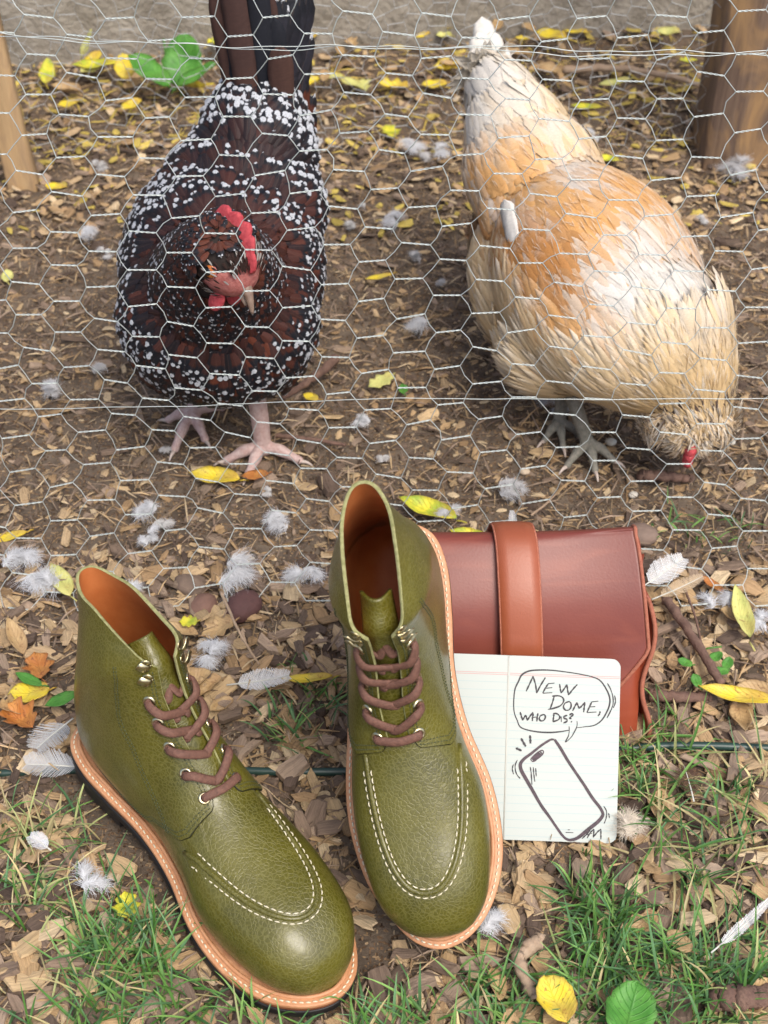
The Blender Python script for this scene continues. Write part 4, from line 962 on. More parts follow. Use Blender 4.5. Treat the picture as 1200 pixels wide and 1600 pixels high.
    for i in range(nc):
        t = i / (nc - 1); y_ = -.021 + .050 * t; zb = .0245 * math.sqrt(max(.05, 1 - (y_ / .040) ** 2)) - .003; env = math.sin(math.pi * min(1, .10 + t * .86)) ** .6
        h_ = .0155 * env * (.74 + .26 * abs(math.sin(t * math.pi * 4.6 + .5))) + .002; wv = .0012 * math.sin(t * 9)
        for (q, a_) in ((-1, 0), (-.85, .3), (-.55, .7), (-.3, .95), (.3, .95), (.55, .7), (.85, .3), (1, 0)): V.append(loc((wv * a_ + q * .0036 * (.5 + .5 * env) + rng.normal() * .00012, y_, zb + a_ * h_)))
    c = mk('comb', np.array(V), gridF(nc, 8, True) + [list(range(8))[::-1], [(nc - 1) * 8 + i for i in range(8)]], M['comb'], root)
    for zz, ln, nm_ in ((.0, .026, 'upper'), (-.006, .018, 'lower')):
        mb = MB(); mb.add(*tube(np.array([loc(q) for q in catmull([(0, .022, zz), (0, .022 + ln * .5, zz - .001), (0, .022 + ln, zz - (.009 if zz == 0 else .004))], 10)]), np.linspace(.0078 if zz == 0 else .006, .0010, 10), 12)); mb.build('beak', M['beak'], root)
    # pale hair-like feathers round the face
    Ph, Nh = sample(root.children[0].data, 10) if False else (None, None)
    q = rg.normal(size=(2600, 3)); q = nrm(q); q = q[(q[:, 1] < .75)]; Pq = np.array([hd + A @ (v * [.0285, .034, .0275] + [0, .006, -.001]) for v in q]); Nq = np.array([A @ v for v in q]); kk = len(Pq)
    cw = rg.random(kk) < .30; colq = np.where(cw[:, None], (.38, .36, .33), (.035, .018, .014)); ok = np.array([not (abs(v[0]) > .55 and v[1] > -.1 and v[2] > -.35) or rg.random() < .12 for v in q]) & (q[:, 1] < .8)
    tag(feather_mesh('head_feathers', (Pq - off)[ok], Nq[ok], np.tile(-fwd, (kk, 1))[ok] + Nq[ok] * .1, np.full(kk, .0065)[ok], np.full(kk, .0017)[ok], colq[ok], np.zeros(kk)[ok], .25, .05, M['fbuff'], root), kind='stuff')
    g = lambda px, py, z=.004: gp(px, py, z)
    hub1 = g(411, 706, .008); leg(root, at(399, 610, hub1[1] + .006), hub1, [g(352, 722), g(388, 744), g(470, 722), hub1 + [.0, .03, -.004]], M['skin'], .0088)
    hub2 = g(300, 654, .010); leg(root, at(312, 600, hub2[1] + .03), hub2, [g(262, 658), g(272, 706), g(322, 690), hub2 + [.03, .022, -.004]], M['skin'], .0082)
    # hind spur toe seen curving beside the front shank
    return root
hen_dark()

# ---- buff hen
def hen_buff():
    off = np.array([.19, 1.13, 0]); root = tag(empty('hen', off), 'buff and white fluffy hen bending down to peck, on the right', 'chicken', 'hens behind the wire')
    hd = np.array([.284, 1.078, .080])
    ax = nrm(np.array([.26, -.80, -.18])); rot = axes(ax, (0, 0, 1))
    parts = [ellipsoid((.203, 1.180, .155), (.096, .135, .086), rot, 30, 22), ellipsoid((.243, 1.120, .138), (.074, .072, .074), rot, 24, 16), ellipsoid((.152, 1.30, .190), (.068, .085, .060), rot, 24, 16),
             ellipsoid((.126, 1.385, .222), (.038, .060, .042), rot, 20, 14), ellipsoid((.168, 1.262, .172), (.074, .066, .055), rot, 20, 14), ellipsoid((.138, 1.345, .208), (.055, .06, .052), rot, 20, 14), ellipsoid((.138, 1.22, .12), (.048, .085, .060), rot, 20, 14), ellipsoid((.165, 1.145, .105), (.05, .05, .045)), capsule((.262, 1.115, .145), (.285, 1.088, .100), .062, .044), ellipsoid(hd, (.036, .038, .036))]
    me = relmesh(blend_body(parts, .005, 8), 0); P, Nn = sample(me, 13000, lambda c: 1 + 1.8 * (np.linalg.norm(c - hd, axis=1) < .09), 3); relmesh(me, off); me.materials.append(M['underb'])
    o = bpy.data.objects.new('body', me); C.objects.link(o); o.parent = root
    dh = np.linalg.norm(P - hd, axis=1); D = P - (hd + np.array([.02, -.02, -.02])); rg = np.random.default_rng(12); k = len(P)
    L = np.interp(dh, [.02, .05, .12, .25, .4], [.013, .028, .042, .046, .044]) * rg.uniform(.8, 1.2, k); Wd = np.interp(dh, [.02, .05, .12, .25, .4], [.0030, .0050, .0090, .0130, .013])
    white = np.array((.60, .58, .53)); buff = np.array((.60, .305, .095)); deep = np.array((.42, .175, .042)); cream = np.array((.66, .50, .29))
    # this bird's own markings, laid out where they sit on her back
    th = R(CAM_T); dd = P[:, 1] * math.cos(th) - (P[:, 2] - CAM_H) * math.sin(th); uu = P[:, 1] * math.sin(th) + (P[:, 2] - CAM_H) * math.cos(th)
    qx = 600 + P[:, 0] / dd * FPX; qy = 800 - uu / dd * FPX
    qx = qx + 10 * vnoise(P[:, 0] * 60, P[:, 1] * 60, 1, 21) + 12 * rg.normal(size=k); qy = qy + 12 * vnoise(P[:, 0] * 60, P[:, 1] * 60, 1, 22) + 12 * rg.normal(size=k)
    MAP = [(1010, 450, 60, 90, .5, white, 1.3), (1085, 470, 34, 90, -.1, white, 1.1), (960, 520, 40, 30, 0, white, .5), (775, 165, 55, 70, 0, white, 1.2), (745, 220, 26, 50, 0, white, 1), (925, 292, 34, 24, .3, white, 1.3), (800, 345, 60, 14, .3, white, .8), (880, 250, 26, 24, 0, white, .5),
           (845, 400, 72, 52, .3, deep, 1.3), (870, 455, 52, 38, .4, deep, 1.0), (780, 385, 22, 30, 0, deep, .8), (930, 370, 70, 40, .2, buff, 1.2), (1010, 330, 90, 44, .3, buff, 1.2), (1085, 370, 40, 50, 0, buff, 1.1), (800, 290, 90, 34, .1, buff, .9), (830, 240, 60, 20, .2, buff, .6), (760, 300, 30, 30, 0, buff, .6),
           (930, 530, 60, 26, .3, buff, 1.1), (850, 500, 40, 30, .5, buff, .7), (760, 440, 34, 60, -.4, cream, 1.2), (810, 540, 40, 50, -.5, cream, 1.2), (900, 590, 60, 24, .1, cream, 1.0), (1050, 560, 60, 50, 0, cream, .9), (790, 200, 30, 60, .2, cream, .7)]
    wsum = np.full(k, .12); col = np.tile(cream, (k, 1)) * .12
    for (cx, cy, sx_, sy_, ro, cc_, am) in MAP:
        ax_, ay_ = qx - cx, qy - cy; e1 = (ax_ * math.cos(ro) + ay_ * math.sin(ro)) / sx_; e2 = (-ax_ * math.sin(ro) + ay_ * math.cos(ro)) / sy_
        g = am * np.exp(-(e1 ** 2 + e2 ** 2) * .9); g = g ** 1.5; wsum = wsum + g; col = col + g[:, None] * cc_
    col = col / wsum[:, None]
    nh = np.clip((.110 - dh) / .05, 0, 1)[:, None] * .85; col = col * (1 - nh) + np.array((.56, .39, .19)) * nh; col = col * rg.uniform(.88, 1.10, k)[:, None]
    bl = (dh < .044) & (rg.random(k) < .22) & (P[:, 2] > .085); col[bl] = (.09, .06, .045)
    tag(feather_mesh('plumage', P - off, Nn, D, L, Wd, np.clip(col, 0, .9), rg.random(k), np.where(dh < .15, .0, .06), .10, M['fbuff'], root, jitter=.12, cc=.08, hj=.002), kind='stuff')
    bi = rg.choice(k, 2600, replace=False); tag(feather_mesh('down_fringe', P[bi] - off, Nn[bi], D[bi], rg.uniform(.012, .026, 2600), np.full(2600, .0008), np.clip(col[bi] * 1.05, 0, .85), np.ones(2600), .22, .09, M['fbuff'], root, jitter=.25, hj=.002), kind='stuff')
    # tail: short, pale
    for i in range(7):
        a = (i - 3) / 3; tailf(root, np.array([.116 + a * .012, 1.42, .225]), np.array([-.16 + .10 * a, .55, .60]), .080 - .045 * abs(a), .024, (0, -.7, .8), white * random.uniform(.92, 1.05), M['fbuff'], .05)
    # folded wing feathers lying on the near flank
    for i in (7,):
        t = i / 7; b = at(905 - 10 * i, 560 - 16 * i, 1.075 + .014 * i); bb = np.array([.140 + .010 * i, 1.10 + .008 * i, .125 + .010 * i])
        tailf(root, np.array([.205 - .012 * i, 1.085 + .012 * i, .125 + .010 * i]), np.array([-.25, .55, .80]), .050, .018, (-.75, -.45, .5), (white) * 1.0, M['fbuff'], -.05, 'wing_feather')
    fwd = nrm(np.array([-.05, -.45, -.88])); A = axes(fwd, (0, -.9, .5))
    def loc(q): return hd + A @ np.array(q) - off
    # muffs and beard: long loose strands round the cheeks
    q = nrm(rg.normal(size=(4200, 3))); q = q[(q[:, 1] > -.35)]; kk = len(q); q = nrm(q); Pq = np.array([hd + A @ (v * [.034, .036, .034]) for v in q]); Nq = np.array([A @ v for v in q])
    Dq = q * [1.2, .3, .5]; Dq[:, 1] += .25; Dq = np.array([A @ v for v in Dq]); br = rg.random(kk)
    cq = np.where((br < .22)[:, None], (.10, .065, .045), np.where((br < .75)[:, None], (.62, .44, .24), (.72, .62, .48))); Lq = np.where(np.abs(q[:, 0]) > .45, .030, .018)
    tag(feather_mesh('muff_feathers', Pq - off, nrm(Nq + .6 * Dq), Dq, Lq * rg.uniform(.7, 1.3, kk), np.full(kk, .0015), cq, rg.random(kk), .45, .05, M['fbuff'], root, jitter=.25), kind='stuff')
    for sx in (-1, 1):
        V, F = ellipsoid((0, 0, 0), (.0032, .0045, .0045), None, 14, 10); V = np.array([loc(v + np.array([sx * .028, .030, .010])) for v in V]); e = mk('eye', V, F, M['pupil'], root)
        V, F = ellipsoid((0, 0, 0), (.0017, .0024, .0024), None, 12, 8); V = np.array([loc(v + np.array([sx * .0304, .0305, .010])) for v in V]); mk('pupil', V, F, M['pupil'], e)
    mb = MB()
    for i, (y_, z_, r_) in enumerate(((.036, .0225, .0055), (.030, .0255, .006), (.042, .0185, .005))):
        V, F = ellipsoid((0, 0, 0), (r_, .007, .0075), None, 14, 10); mb.add(np.array([loc(v + np.array([0, y_, z_])) for v in V]), F)
    mb.build('comb', M['comb'], root)
    mb = MB(); mb.add(*tube(np.array([loc(q_) for q_ in catmull([(0, .028, .008), (0, .045, .008), (0, .058, .002)], 10)]), np.linspace(.0080, .0012, 10), 12)); mb.build('beak', M['beak'], root)
    g = lambda px, py, z=.004: gp(px, py, z)
    h1 = g(918, 700, .008); leg(root, at(893, 615, h1[1] + .01), h1, [g(960, 722), g(930, 738), g(885, 730), h1 + [-.005, .03, -.004]], M['greyleg'], .0072)
    h2 = g(872, 668, .008); leg(root, at(878, 610, h2[1] + .01), h2, [g(905, 682), g(880, 700), g(850, 690), h2 + [0, .03, -.004]], M['greyleg'], .0065)
    return root
hen_buff()

# ============================================================ LEAVES, FEATHERS, STICKS, HOSE
def leaf(px, py, L, W, ang, m, label, kind='lance', curl=.2, z=.012, Y=None, tilt=(0, 0), cat='leaf', group=None, par=None, name='fallen_leaf'):
    p = gp(px, py, z); p[2] += float(ground_z(p[0], p[1])); n = 15; V = []; UV = []
    rg = random.Random(int(px * 7 + py))
    for i in range(n):
        t = i / (n - 1)
        if kind == 'lance': ww = math.sin(math.pi * t ** .85) ** .8
        elif kind == 'round': ww = math.sin(math.pi * t ** .9) ** .55
        else: ww = math.sin(math.pi * t ** .8) ** .7 * (1 + .28 * math.sin(t * 19))
        ww = max(ww, .02) * (1 + rg.uniform(-.05, .05))
        for q in (-1, -.66, -.33, 0, .33, .66, 1):
            V.append([q * ww * W / 2, (t - .5) * L, curl * (q * q * ww * W * .5) + curl * .35 * L * (t - .5) ** 2 * 4 * rg.uniform(.9, 1.1) * .4 + rg.uniform(-1, 1) * W * .012 + .05 * W * math.sin(t * 9 + q)]); UV.append(((q + 1) / 2, t))
    V = np.array(V); o = mk(name, V, gridF(n, 7), m); set_uv(o.data, UV); o.location = p; o.rotation_euler = (R(tilt[0]), R(tilt[1]), R(ang))
    mb = MB(); mb.add(*tube([(0, -L * .5, 0), (0.001, -L * .58, .001), (.003, -L * .66, -.001)], .0006 + L * .004, 5)); mb.build('leaf_stalk', m, o)
    md = o.modifiers.new('thickness', 'SOLIDIFY'); md.thickness = .0004
    return tag(o, label, cat, group)
Yl, Pl, YG, Gn, Or, Tn = M['lyellow'], M['lpale'], M['lyg'], M['lgreen'], M['lorange'], M['ltan']
leaf(668, 792, .060, .024, 62, YG, 'long yellow leaf turning green, just right of the middle boot collar', z=.016, curl=.5)
leaf(735, 832, .040, .018, 70, YG, 'small yellow-green leaf touching the top of the red bag', z=.012, curl=.4)
leaf(335, 746, .050, .024, 80, Yl, 'pale yellow leaf under the claws of the speckled hen', z=.008, curl=.4)
leaf(398, 742, .026, .014, 100, Or, 'little orange leaf beside the speckled hen foot')
leaf(1150, 1085, .062, .017, 75, Yl, 'bright yellow narrow leaf near the end of the brown twig', z=.020, curl=.5)
leaf(1160, 955, .062, .017, 2, Pl, 'long pale yellow leaf lying upright in the picture right of the bag', z=.020, curl=.7)
leaf(1113, 912, .026, .009, 40, Or, 'small curled orange leaf beside the white quill feather', curl=.6)
leaf(45, 1083, .034, .022, 100, Yl, 'bright yellow broad leaf left of the left boot heel', 'round', z=.016)
leaf(30, 1125, .036, .024, 50, Or, 'curled rust orange leaf below the bright yellow one at the left edge', 'lobed', .9, z=.014)
leaf(60, 1040, .030, .022, 20, Or, 'pale orange leaf above the bright yellow one at the left edge', 'lobed', .4, z=.012)
leaf(95, 1092, .028, .013, 120, Gn, 'small green leaf beside the bright yellow leaf at the left', z=.020)
leaf(45, 1062, .028, .010, 60, Gn, 'small green leaf lying on the pale orange leaf', z=.020)
leaf(294, 972, .016, .013, 90, YG, 'tiny lime green leaf behind the left boot collar', 'lobed', z=.016)
leaf(280, 985, .036, .013, 70, Tn, 'tan dry leaf under the tiny lime green leaf', z=.012, curl=.6)
leaf(95, 905, .046, .018, 30, Pl, 'pale yellow leaf under white down behind the left boot', z=.014)
leaf(8, 838, .040, .012, 110, Yl, 'yellow leaf cut by the left edge beyond the wire', z=.008)
leaf(197, 1412, .022, .018, 10, YG, 'bright green three-lobed leaf beside the left boot sole', 'lobed', z=.016)
leaf(868, 1562, .036, .026, 20, Yl, 'yellow and orange leaf in the grass at the bottom edge', 'round', z=.028, curl=.5)
leaf(985, 1582, .046, .034, -20, Gn, 'broad pointed green leaf in the grass at the bottom edge', 'round', z=.030, curl=.3)
leaf(1062, 1468, .022, .014, 40, Tn, 'small cream leaf lying among the right-hand grass', 'round', z=.016)
leaf(480, 1062, .042, .010, 95, Yl, 'yellowed slender leaf in the shade between the two boots', z=.014, curl=.6)
leaf(485, 612, .018, .012, 60, Yl, 'small yellow leaf right of the speckled hen legs')
leaf(630, 602, .016, .010, 0, Gn, 'small dark green leaf on bare soil between the hens', 'round')
leaf(595, 588, .034, .018, 130, Pl, 'crumpled pale green leaf on bare soil between the hens', 'lobed')
leaf(592, 430, .034, .009, 110, Yl, 'thin yellow leaf scrap on bare soil between the hens')
leaf(470, 65, .060, .040, 30, Yl, 'broad yellow leaf just right of the speckled hen tail', 'lobed', z=.02)
leaf(540, 38, .062, .022, -30, YG, 'upright yellow-green leaf against the wall foot in the middle', z=.03, tilt=(35, 0))
leaf(455, 22, .044, .026, -40, Yl, 'yellow leaf leaning on the wall beside the dark tail', z=.03, tilt=(40, 0))
leaf(706, 24, .085, .036, 105, Yl, 'largest yellow leaf by the wall foot at the top middle', z=.04, tilt=(30, 0))
leaf(645, 45, .044, .024, 40, Yl, 'yellow leaf left of the largest one by the wall', z=.02)
leaf(678, 138, .036, .024, 100, Yl, 'golden leaf left of the buff hen tail')
leaf(610, 200, .032, .022, 20, YG, 'yellow leaf left of the buff hen rump', 'lobed')
leaf(860, 66, .044, .030, 70, Yl, 'golden leaf right of the buff hen tail near the wall', 'round', z=.03)
leaf(897, 62, .036, .018, 80, Yl, 'bright yellow leaf at the wall foot right of the golden leaf')
leaf(915, 170, .040, .016, 85, YG, 'yellow-green leaf on the mulch before the right post')
leaf(950, 246, .028, .016, 70, YG, 'lime yellow leaf between the buff hen back and the right post')
leaf(136, 72, .040, .018, -60, Pl, 'pale yellow leaf stuck on the far wire at the upper left', z=.10, tilt=(60, 0))
leaf(150, 110, .064, .026, 100, YG, 'long yellow leaf under the wall at the upper left', z=.03)
leaf(196, 112, .036, .028, 10, Yl, 'round yellow leaf next to the green seedling at the upper left', 'round', z=.04, tilt=(40, 0))
leaf(75, 118, .040, .022, 0, YG, 'yellow leaf beside the pale board at the upper left', z=.03, tilt=(30, 0))
leaf(84, 290, .024, .016, 80, Yl, 'small bright yellow leaf at the foot of the pale board')
leaf(10, 425, .026, .014, 10, Pl, 'pale green leaf at the left edge level with the speckled hen head')
for i in range(46):   # small leaves heaped along the wall foot
    px = random.uniform(60, 1080); py = random.uniform(75, 165) + (25 if px < 330 else -25)
    leaf(px, py, random.uniform(.022, .048), random.uniform(.010, .024), random.uniform(0, 360), random.choice((Yl, Yl, Pl, Tn, Tn, YG)), 'small dry leaf in the litter heaped along the foot of the concrete wall', random.choice(('lance', 'round', 'lobed')), random.uniform(.2, .8), z=random.uniform(.01, .03), group='small leaves in the litter along the wall')
for i in range(40):
    y = random.uniform(.46, .9); x = random.uniform(-1, 1) * (.2 + .42 * y)
    if inboot(np.array(x), np.array(y)) or (-.10 < x < .20 and .60 < y < .9): continue
    th = R(CAM_T); dd = y * math.cos(th) + CAM_H * math.sin(th); px = 600 + x / dd * FPX; py = 800 - (y * math.sin(th) - CAM_H * math.cos(th)) / dd * FPX
    leaf(px, py, random.uniform(.022, .042), random.uniform(.012, .022), random.uniform(0, 360), Tn, 'dry tan leaf lying in the mulch around the boots', random.choice(('lance', 'round', 'lobed')), random.uniform(.4, 1.0), z=random.uniform(.008, .014), tilt=(random.gauss(0, 12), random.gauss(0, 12)), group='dry tan leaves around the boots')

# seedling with broad green leaves against the wall
sp_ = gp(262, 128, .0); sd = tag(empty('seedling', sp_), 'green seedling with three broad round leaves against the wall, left of the dark tail', 'plant')
for (px, py, L, W, an, tl) in ((232, 118, .065, .045, 70, 30), (288, 98, .070, .055, -15, 55), (308, 122, .060, .030, -75, 25)):
    o = leaf(px, py, L, W, an, Gn, None, 'round', .3, z=.05, tilt=(tl, 0), cat=None, name='leaf'); q = o.location.copy(); o.parent = sd; o.location = q - Vector(sp_)
mb = MB(); mb.add(*tube([(0, 0, 0), (.002, 0, .03), (0, .004, .06)], .0018, 6)); mb.build('stem', M['lgreen'], sd)
sp_ = gp(1100, 1035, 0); sd = tag(empty('seedling', sp_), 'tiny weed with small round green leaves below the brown twig on the right', 'plant')
for (px, py, an) in ((1070, 1035, 70), (1088, 1062, 10), (1120, 1022, -60), (1138, 1032, -30), (1128, 1045, 100)):
    o = leaf(px, py, .013, .009, an, Gn, None, 'round', .3, z=.022, tilt=(10, 0), cat=None, name='leaf'); q = o.location.copy(); o.parent = sd; o.location = q - Vector(sp_)
mb = MB(); mb.add(*tube([(-.01, .0, .0), (0, 0, .018), (.012, 0, .02)], .0008, 6)); mb.build('stem', M['lgreen'], sd)

def fluff(px, py, r, label, col=(.72, .74, .76), n=0, z=.012, group=None, cat='feather'):
    """a soft breast feather: a short curved quill with long fine barbs that mat together"""
    c = gp(px, py, z); c[2] += float(ground_z(c[0], c[1])); rg = np.random.default_rng(abs(int(px + py))); V = []; F = []; Cc = []; k = 0
    r = r * .85
    for part in range(rg.integers(2, 4)):
        a0 = rg.uniform(0, 6.28); d0 = np.array([math.cos(a0), math.sin(a0), .1]); s0 = np.array([math.cos(a0), math.sin(a0), 0]) * -r * .5 + rg.normal(size=3) * [r * .3, r * .3, 0]; s0[2] = .001 + .003 * part
        b0 = np.array([-d0[1], d0[0], 0]); cv = rg.uniform(-.5, .5); Lq = r * rg.uniform(.5, 1.0)
        for i in range(230):
            t = rg.random() ** .8; root_ = s0 + d0 * Lq * t + b0 * cv * Lq * t * t + [0, 0, .25 * r * math.sin(t * 3)]; sx = 1 if i % 2 else -1
            sp_ = rg.uniform(.3, 1.3); dv = nrm(b0 * sx * sp_ + d0 * (.5 + t) + [0, 0, rg.normal() * .15]); L = r * rg.uniform(.35, .95) * (1.1 - .4 * t); b = nrm(np.cross(dv, [0, 0, 1.])); cu = rg.normal() * .5 * L; u_ = rg.normal(size=3) * .10 * L
            for q in (0, .4, .75, 1):
                p = root_ + dv * L * q + b * cu * q * q + u_ * math.sin(q * 6) - np.array([0, 0, .3 * L * q * q]); hw = .00022 * (1.25 - q)
                V += [p + b * hw, p - b * hw]
            F += [[k + 2 * j, k + 2 * j + 1, k + 2 * j + 3, k + 2 * j + 2] for j in range(3)]; k += 8
    o = mk('down_feather', np.array(V), F, M['fluff']); cc = np.tile(np.array(col), (len(V), 1)) * rg.uniform(.8, 1.1, (len(V) // 8)).repeat(8)[:, None]; set_col(o.data, cc); o.location = c
    return tag(o, label, cat, group)
for (px, py, r, lb) in ((80, 915, .028, 'large tuft of white down behind the left boot heel'), (30, 885, .022, 'streak of white down at the left edge beyond the big tuft'), (140, 568 + 40, .018, None), (230, 797, .018, 'white wisp of down lying level with the middle boot collar at the left'),
    (380, 898, .028, 'tuft of white down between the two boots, left one'), (470, 900, .020, 'small bright white tuft of down touching the middle boot'), (440, 815, .018, 'white down tuft left of the middle boot collar'), (205, 930, .015, 'white down caught behind the left boot collar'),
    (235, 840, .011, 'little round white down puff on soil beyond the left boot'), (660, 508, .020, 'bright white down on bare soil between the hens'), (690, 300 - 60, .020, 'white down left of the buff hen rump'), (560, 680 - 20, .014, 'pale down scrap left of the pecking hen'),
    (640, 235, .022, 'white down on the litter between the hen tails'), (1150, 268, .030, 'grey and white down at the foot of the right post'), (915, 215, .018, 'white down beside the buff hen back'), (610, 345, .022, 'pale down on soil right of the speckled hen'),
    (145, 370, .020, 'pale down on soil left of the speckled hen'), (78, 612, .018, 'grey white down on bare soil at the far left'), (870, 640, .016, 'white down beside the buff hen legs'), (985, 1290, .020, 'cream feather tuft beside the notebook corner'), (765, 1440, .018, 'white down at the sole of the middle boot'),
    (1120, 945, .018, 'white down right of the brown twig'), (410, 1062, .024, None), (150, 1395, .020, 'white striped feather tuft beside the left boot sole'), (700, 800, .012, 'grey down between the yellow leaf and the middle boot'), (800, 770, .018, 'grey white down beyond the red bag'), (330, 1015, .018, 'brown and white down beside the lace hooks of the left boot'), (1185, 975, .016, 'white down at the right edge beside the pale leaf')):
    if lb is None: continue
    fluff(px, py, r, lb, col=(.70, .62, .5) if 'cream' in lb else (.55, .55, .55) if 'grey' in lb else (.63, .64, .65))

for i in range(30):
    y = random.uniform(.95, 1.8); x = random.uniform(-1, 1) * (.2 + .38 * y); th = R(CAM_T); dd = y * math.cos(th) + CAM_H * math.sin(th)
    fluff(600 + x / dd * FPX, 800 - (y * math.sin(th) - CAM_H * math.cos(th)) / dd * FPX, random.uniform(.007, .014), 'small scrap of pale down on the soil of the chicken run', col=(.58, .57, .55), z=.007, group='scraps of down in the run')
def quill(px, py, L, W, ang, col, label, z=.016, barb=1, tip=0):
    c = gp(px, py, z); c[2] += float(ground_z(c[0], c[1])); V = []; F = []; k = 0; rg = random.Random(int(px))
    n = 46
    for sx in (-1, 1):
        for i in range(n):
            t = .14 + .86 * i / n; ww = W / 2 * math.sin(math.pi * min(1, (t - .1) ** .6)) ** .6 * (1 + rg.uniform(-.1, .1) * barb); p = np.array([.04 * L * math.sin(t * 2), (t - .5) * L, .0]); st = L / n * .62
            e = p + np.array([sx * ww, ww * .55, .25 * ww * rg.uniform(.6, 1.2)])
            V += [p, p + [0, st, 0], e + [0, st * .7, 0], e]; F.append([k, k + 1, k + 2, k + 3]); k += 4
    o = mk('quill_feather', np.array(V), F, M['fluff'], smooth=False); set_col(o.data, np.tile(col, (len(V), 1))); o.location = c; o.rotation_euler = (R(8), R(6), R(ang))
    mb = MB(); mb.add(*tube([(.04 * L * math.sin(t * 2), (t - .5) * L, .0004) for t in np.linspace(-.05, 1, 10)], np.linspace(.0007, .0002, 10), 6)); s = mb.build('shaft', M['paperedge'], o)
    return tag(o, label, 'feather')
quill(1035, 893, .048, .024, -50, (.74, .75, .74), 'broad white quill feather lying beside the right end of the bag', z=.03)
quill(1060, 915, .050, .014, -62, (.58, .45, .30), 'fringed tan feather tucked under the white quill by the bag')
quill(85, 1145, .040, .030, 150, (.50, .51, .50), 'grey broad feather at the left boot heel', z=.018)
quill(85, 1195, .045, .030, 95, (.55, .56, .56), 'silvery grey feather under the back of the left boot sole', z=.014)
quill(62, 1412 - 95, .020, .014, 60, (.72, .74, .78), 'small white feather in the dry grass at the left')
quill(1160, 1440, .060, .008, -48, (.78, .78, .76), 'slender white quill stuck in the grass at the right edge', z=.03)
quill(405, 1060, .050, .020, -82, (.74, .74, .72), 'white striped feather lying between the boots', z=.016)
quill(1075, 1222, .030, .020, 10, (.09, .05, .035), 'dark brown feather in the grass right of the notebook', z=.020)
quill(800, 812, .028, .008, 2, (.62, .63, .64), 'grey feather upright behind the bag strap', z=.03)
quill(485, 222, .038, .020, -30, (.70, .72, .72), 'white feather beside the speckled hen back', z=.02)

def stick(pts, r, label, m, cat='twig', zz=.008, r2=None):
    P = [gp(a, b, zz + c) for a, b, c in pts]; P = catmull(P, 26); rg = np.random.default_rng(abs(int(pts[0][0]))); P += rg.normal(size=P.shape) * r * .10
    rad = np.linspace(r, r2 or r * .6, 26) * (1 + .08 * np.sin(np.arange(26) * 1.3)); off = P[0].copy(); mb = MB(); mb.add(*tube(P - off, rad, 9)); o = mb.build('twig', m); o.location = off; return tag(o, label, cat)
stick([(1040, 935, .006), (1075, 985, .012), (1128, 1068, .012)], .0042, 'thick brown twig lying right of the bag', M['bark'], r2=.0040)
stick([(1070, 920, .004), (1085, 960, .008), (1098, 1015, .006)], .0013, 'thin twig beside the thick brown twig', M['bark'])
stick([(1015, 1085, 0), (1060, 1090, .004), (1110, 1088, 0)], .0052, 'short thick bark stick right of the bag', M['bark'], r2=.004)
stick([(880, 110, .01), (960, 106, .02), (1040, 118, .02), (1095, 134, .012)], .0055, 'long pale stick lying before the wall near the right post', M['palestick'])
stick([(345, 925, .02), (375, 990, .03), (405, 1038, .01)], .0014, 'pale bent stem between the left boot and the middle boot', M['palestick'])
stick([(525, 560, 0), (490, 590, .004), (440, 622, 0)], .0055, 'reddish root running under the speckled hen', M['bark'])
stick([(430, 680, 0), (480, 686, .003), (540, 695, 0)], .0028, 'brown twig right of the speckled hen foot', M['bark'])
stick([(1000, 742, 0), (1040, 745, .003), (1080, 748, 0)], .006, 'short bark stick in front of the pecking beak', M['bark'])
stick([(845, 1470, .01), (812, 1500, .012), (836, 1560, .006)], .006, 'pale wood stick in the grass below the notebook', M['palestick'])
stick([(1120, 1560, .0), (1170, 1558, .008), (1230, 1545, 0)], .010, 'thick bark branch at the lower right corner', M['bark'], cat='branch')
stick([(830, 805, .0), (850, 790, .006), (870, 770, 0)], .0013, 'thin stem behind the bag strap', M['palestick'])
P = catmull([gp(-60, 1212, .001), gp(200, 1200, .001), gp(460, 1206, .004), gp(700, 1200, .002), gp(900, 1178, .004), gp(1060, 1165, .006), gp(1260, 1172, .004)], 80); mb = MB(); mb.add(*tube(P, .0034, 10)); tag(mb.build('garden_hose', M['hose']), 'thin dark green irrigation hose half hidden in the mulch behind the boots', 'hose')

# stones
def stone(px, py, r, label, col):
    c = gp(px, py, r * .3); V, F = ellipsoid((0, 0, 0), (r, r * .8, r * .6), None, 12, 8); rg = np.random.default_rng(abs(int(px))); V = V * (1 + .10 * np.sin(V @ rg.normal(size=(3, 1)) * 200)) + rg.normal(size=V.shape) * r * .02
    o = mk('stone', V, F, m_noise('stone', tuple(np.array(col) * .7), col, .8, 90, .001)); o.location = c; o.rotation_euler = (0, 0, px); return tag(o, label, 'stone')
stone(298, 915, .016, 'rounded brown stone between the left boot and the wire', (.20, .14, .10))
stone(318, 945, .015, 'smooth reddish stone below the rounded brown stone', (.20, .11, .08))
stone(378, 950, .019, 'dark red-brown stone beside the left boot hooks', (.11, .05, .045))
stone(1005, 835, .016, 'grey stone right of the bag top corner', (.24, .17, .13))
stone(955, 690, .006, 'small white pebble right of the buff hen feet', (.6, .58, .5)); stone(1140, 690, .006, 'small white pebble right of the pecking head', (.6, .58, .5)); stone(820, 737, .0055, 'small cream pebble left of the buff hen feet', (.62, .5, .36)); stone(990, 773, .005, 'tiny white pebble below the pecking head', (.62, .58, .5))

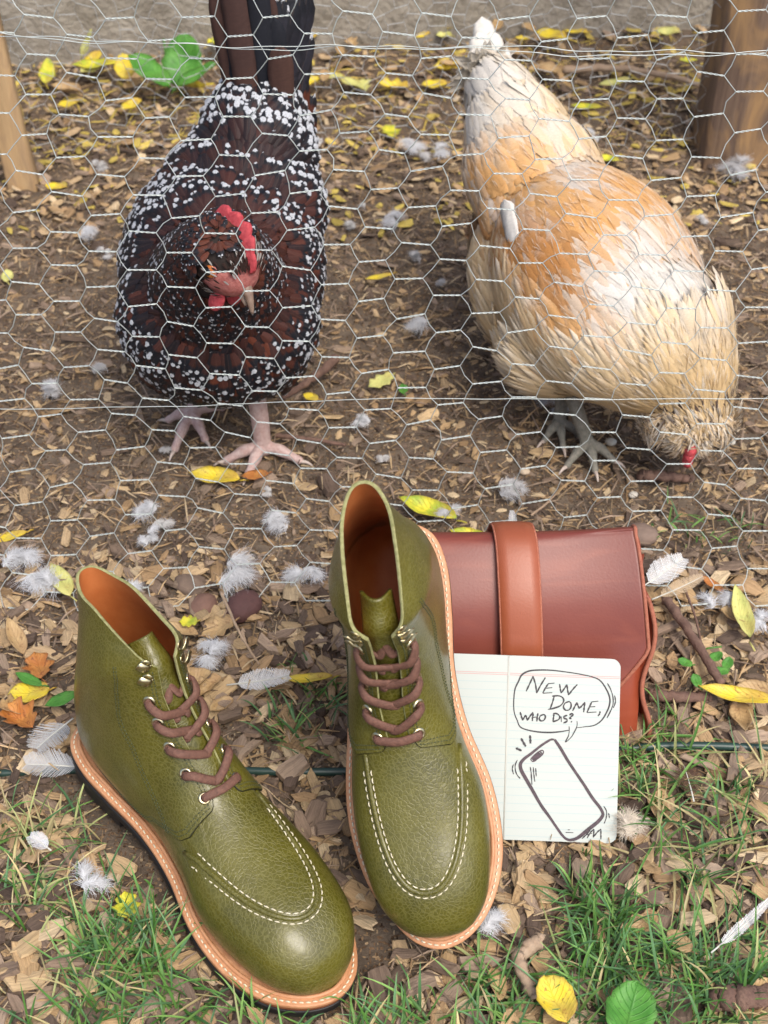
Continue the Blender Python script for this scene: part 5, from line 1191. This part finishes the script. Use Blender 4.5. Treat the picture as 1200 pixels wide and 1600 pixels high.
# ------------------------------------------------------------ grass
gV = []; gF = []; gC = []; gn_ = 0
def blade(p, az, lean, L, w_, col, droop):
    global gn_
    d_ = np.array([math.cos(az), math.sin(az), 0]); b = np.array([-math.sin(az), math.cos(az), 0]); side = random.uniform(-.15, .15)
    n = 7
    for i in range(n):
        t = i / (n - 1); h = math.sin(lean) * L * t - droop * L * t * t; q = p + d_ * (math.cos(lean) * L * t) + np.array([0, 0, max(h, -.002)]) + b * side * L * t * t
        ww = w_ / 2 * (1 - t ** 2.2) * (.6 + .4 * min(1, t * 4)) + .00008
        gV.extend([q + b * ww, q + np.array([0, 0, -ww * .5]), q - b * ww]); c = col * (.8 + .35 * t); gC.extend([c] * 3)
    for i in range(n - 1):
        k = gn_ + i * 3; gF.extend([[k, k + 1, k + 4, k + 3], [k + 1, k + 2, k + 5, k + 4]])
    gn_ += n * 3
G1 = [np.array(c) for c in ((.065, .170, .028), (.10, .23, .045), (.055, .14, .04), (.15, .28, .065), (.09, .20, .075))]; DRY = [np.array(c) for c in ((.45, .38, .18), (.36, .30, .14), (.30, .33, .12))]
def tuft(px, py, n, L, dry=.12, spread=.008, lean=(.35, 1.4), az0=None):
    c = gp(px, py, .002)
    for _ in range(n):
        p = c + [random.gauss(0, spread), random.gauss(0, spread), 0]; col = random.choice(DRY) if random.random() < dry else random.choice(G1)
        az = random.uniform(0, 6.28) if az0 is None else random.gauss(az0, .8)
        blade(p, az, random.uniform(*lean), L * random.uniform(.5, 1.2), random.uniform(.0011, .0025), col * random.uniform(.8, 1.25), random.uniform(.15, .6))
def zone(poly_px, n, k, L, dry):
    for _ in range(n):
        x0, y0, x1, y1 = poly_px; px, py = random.uniform(x0, x1), random.uniform(y0, y1); g = gp(px, py)
        if inboot(g[0], g[1]): continue
        tuft(px, py, k, L, dry)
zone((130, 1440, 330, 1600), 20, 13, .062, .08); zone((0, 1270, 110, 1460), 13, 8, .065, .5); zone((100, 1190, 160, 1330), 5, 6, .06, .35); zone((-10, 1500, 200, 1640), 6, 8, .06, .2)
zone((360, 1580, 820, 1650), 24, 9, .055, .08); zone((660, 1520, 830, 1600), 9, 8, .05, .1)
zone((890, 1400, 985, 1530), 14, 14, .055, .05); zone((870, 1530, 1210, 1620), 16, 10, .065, .1); zone((1000, 1180, 1210, 1400), 22, 8, .070, .4); zone((965, 1130, 1060, 1260), 9, 9, .055, .25); zone((1040, 1400, 1210, 1560), 6, 8, .065, .25)
tuft(1090, 1512, 46, .085, .03, .012, (.15, .7)); tuft(1020, 1500, 30, .065, .03, .010); tuft(905, 1395, 18, .055, .05, .006, (.9, 1.45)); tuft(965, 1180, 20, .05, .2, .012)
zone((400, 1090, 520, 1200), 8, 7, .04, .05); zone((1050, 800, 1180, 900), 2, 10, .03, .1); zone((440, 1000, 500, 1100), 3, 6, .03, .1); tuft(1070, 825, 26, .022, .1, .012)
zone((150, 1380, 240, 1480), 7, 8, .05, .1)
tuft(912, 1335, 3, .045, 0, .003, (1.2, 1.5), -1.5)
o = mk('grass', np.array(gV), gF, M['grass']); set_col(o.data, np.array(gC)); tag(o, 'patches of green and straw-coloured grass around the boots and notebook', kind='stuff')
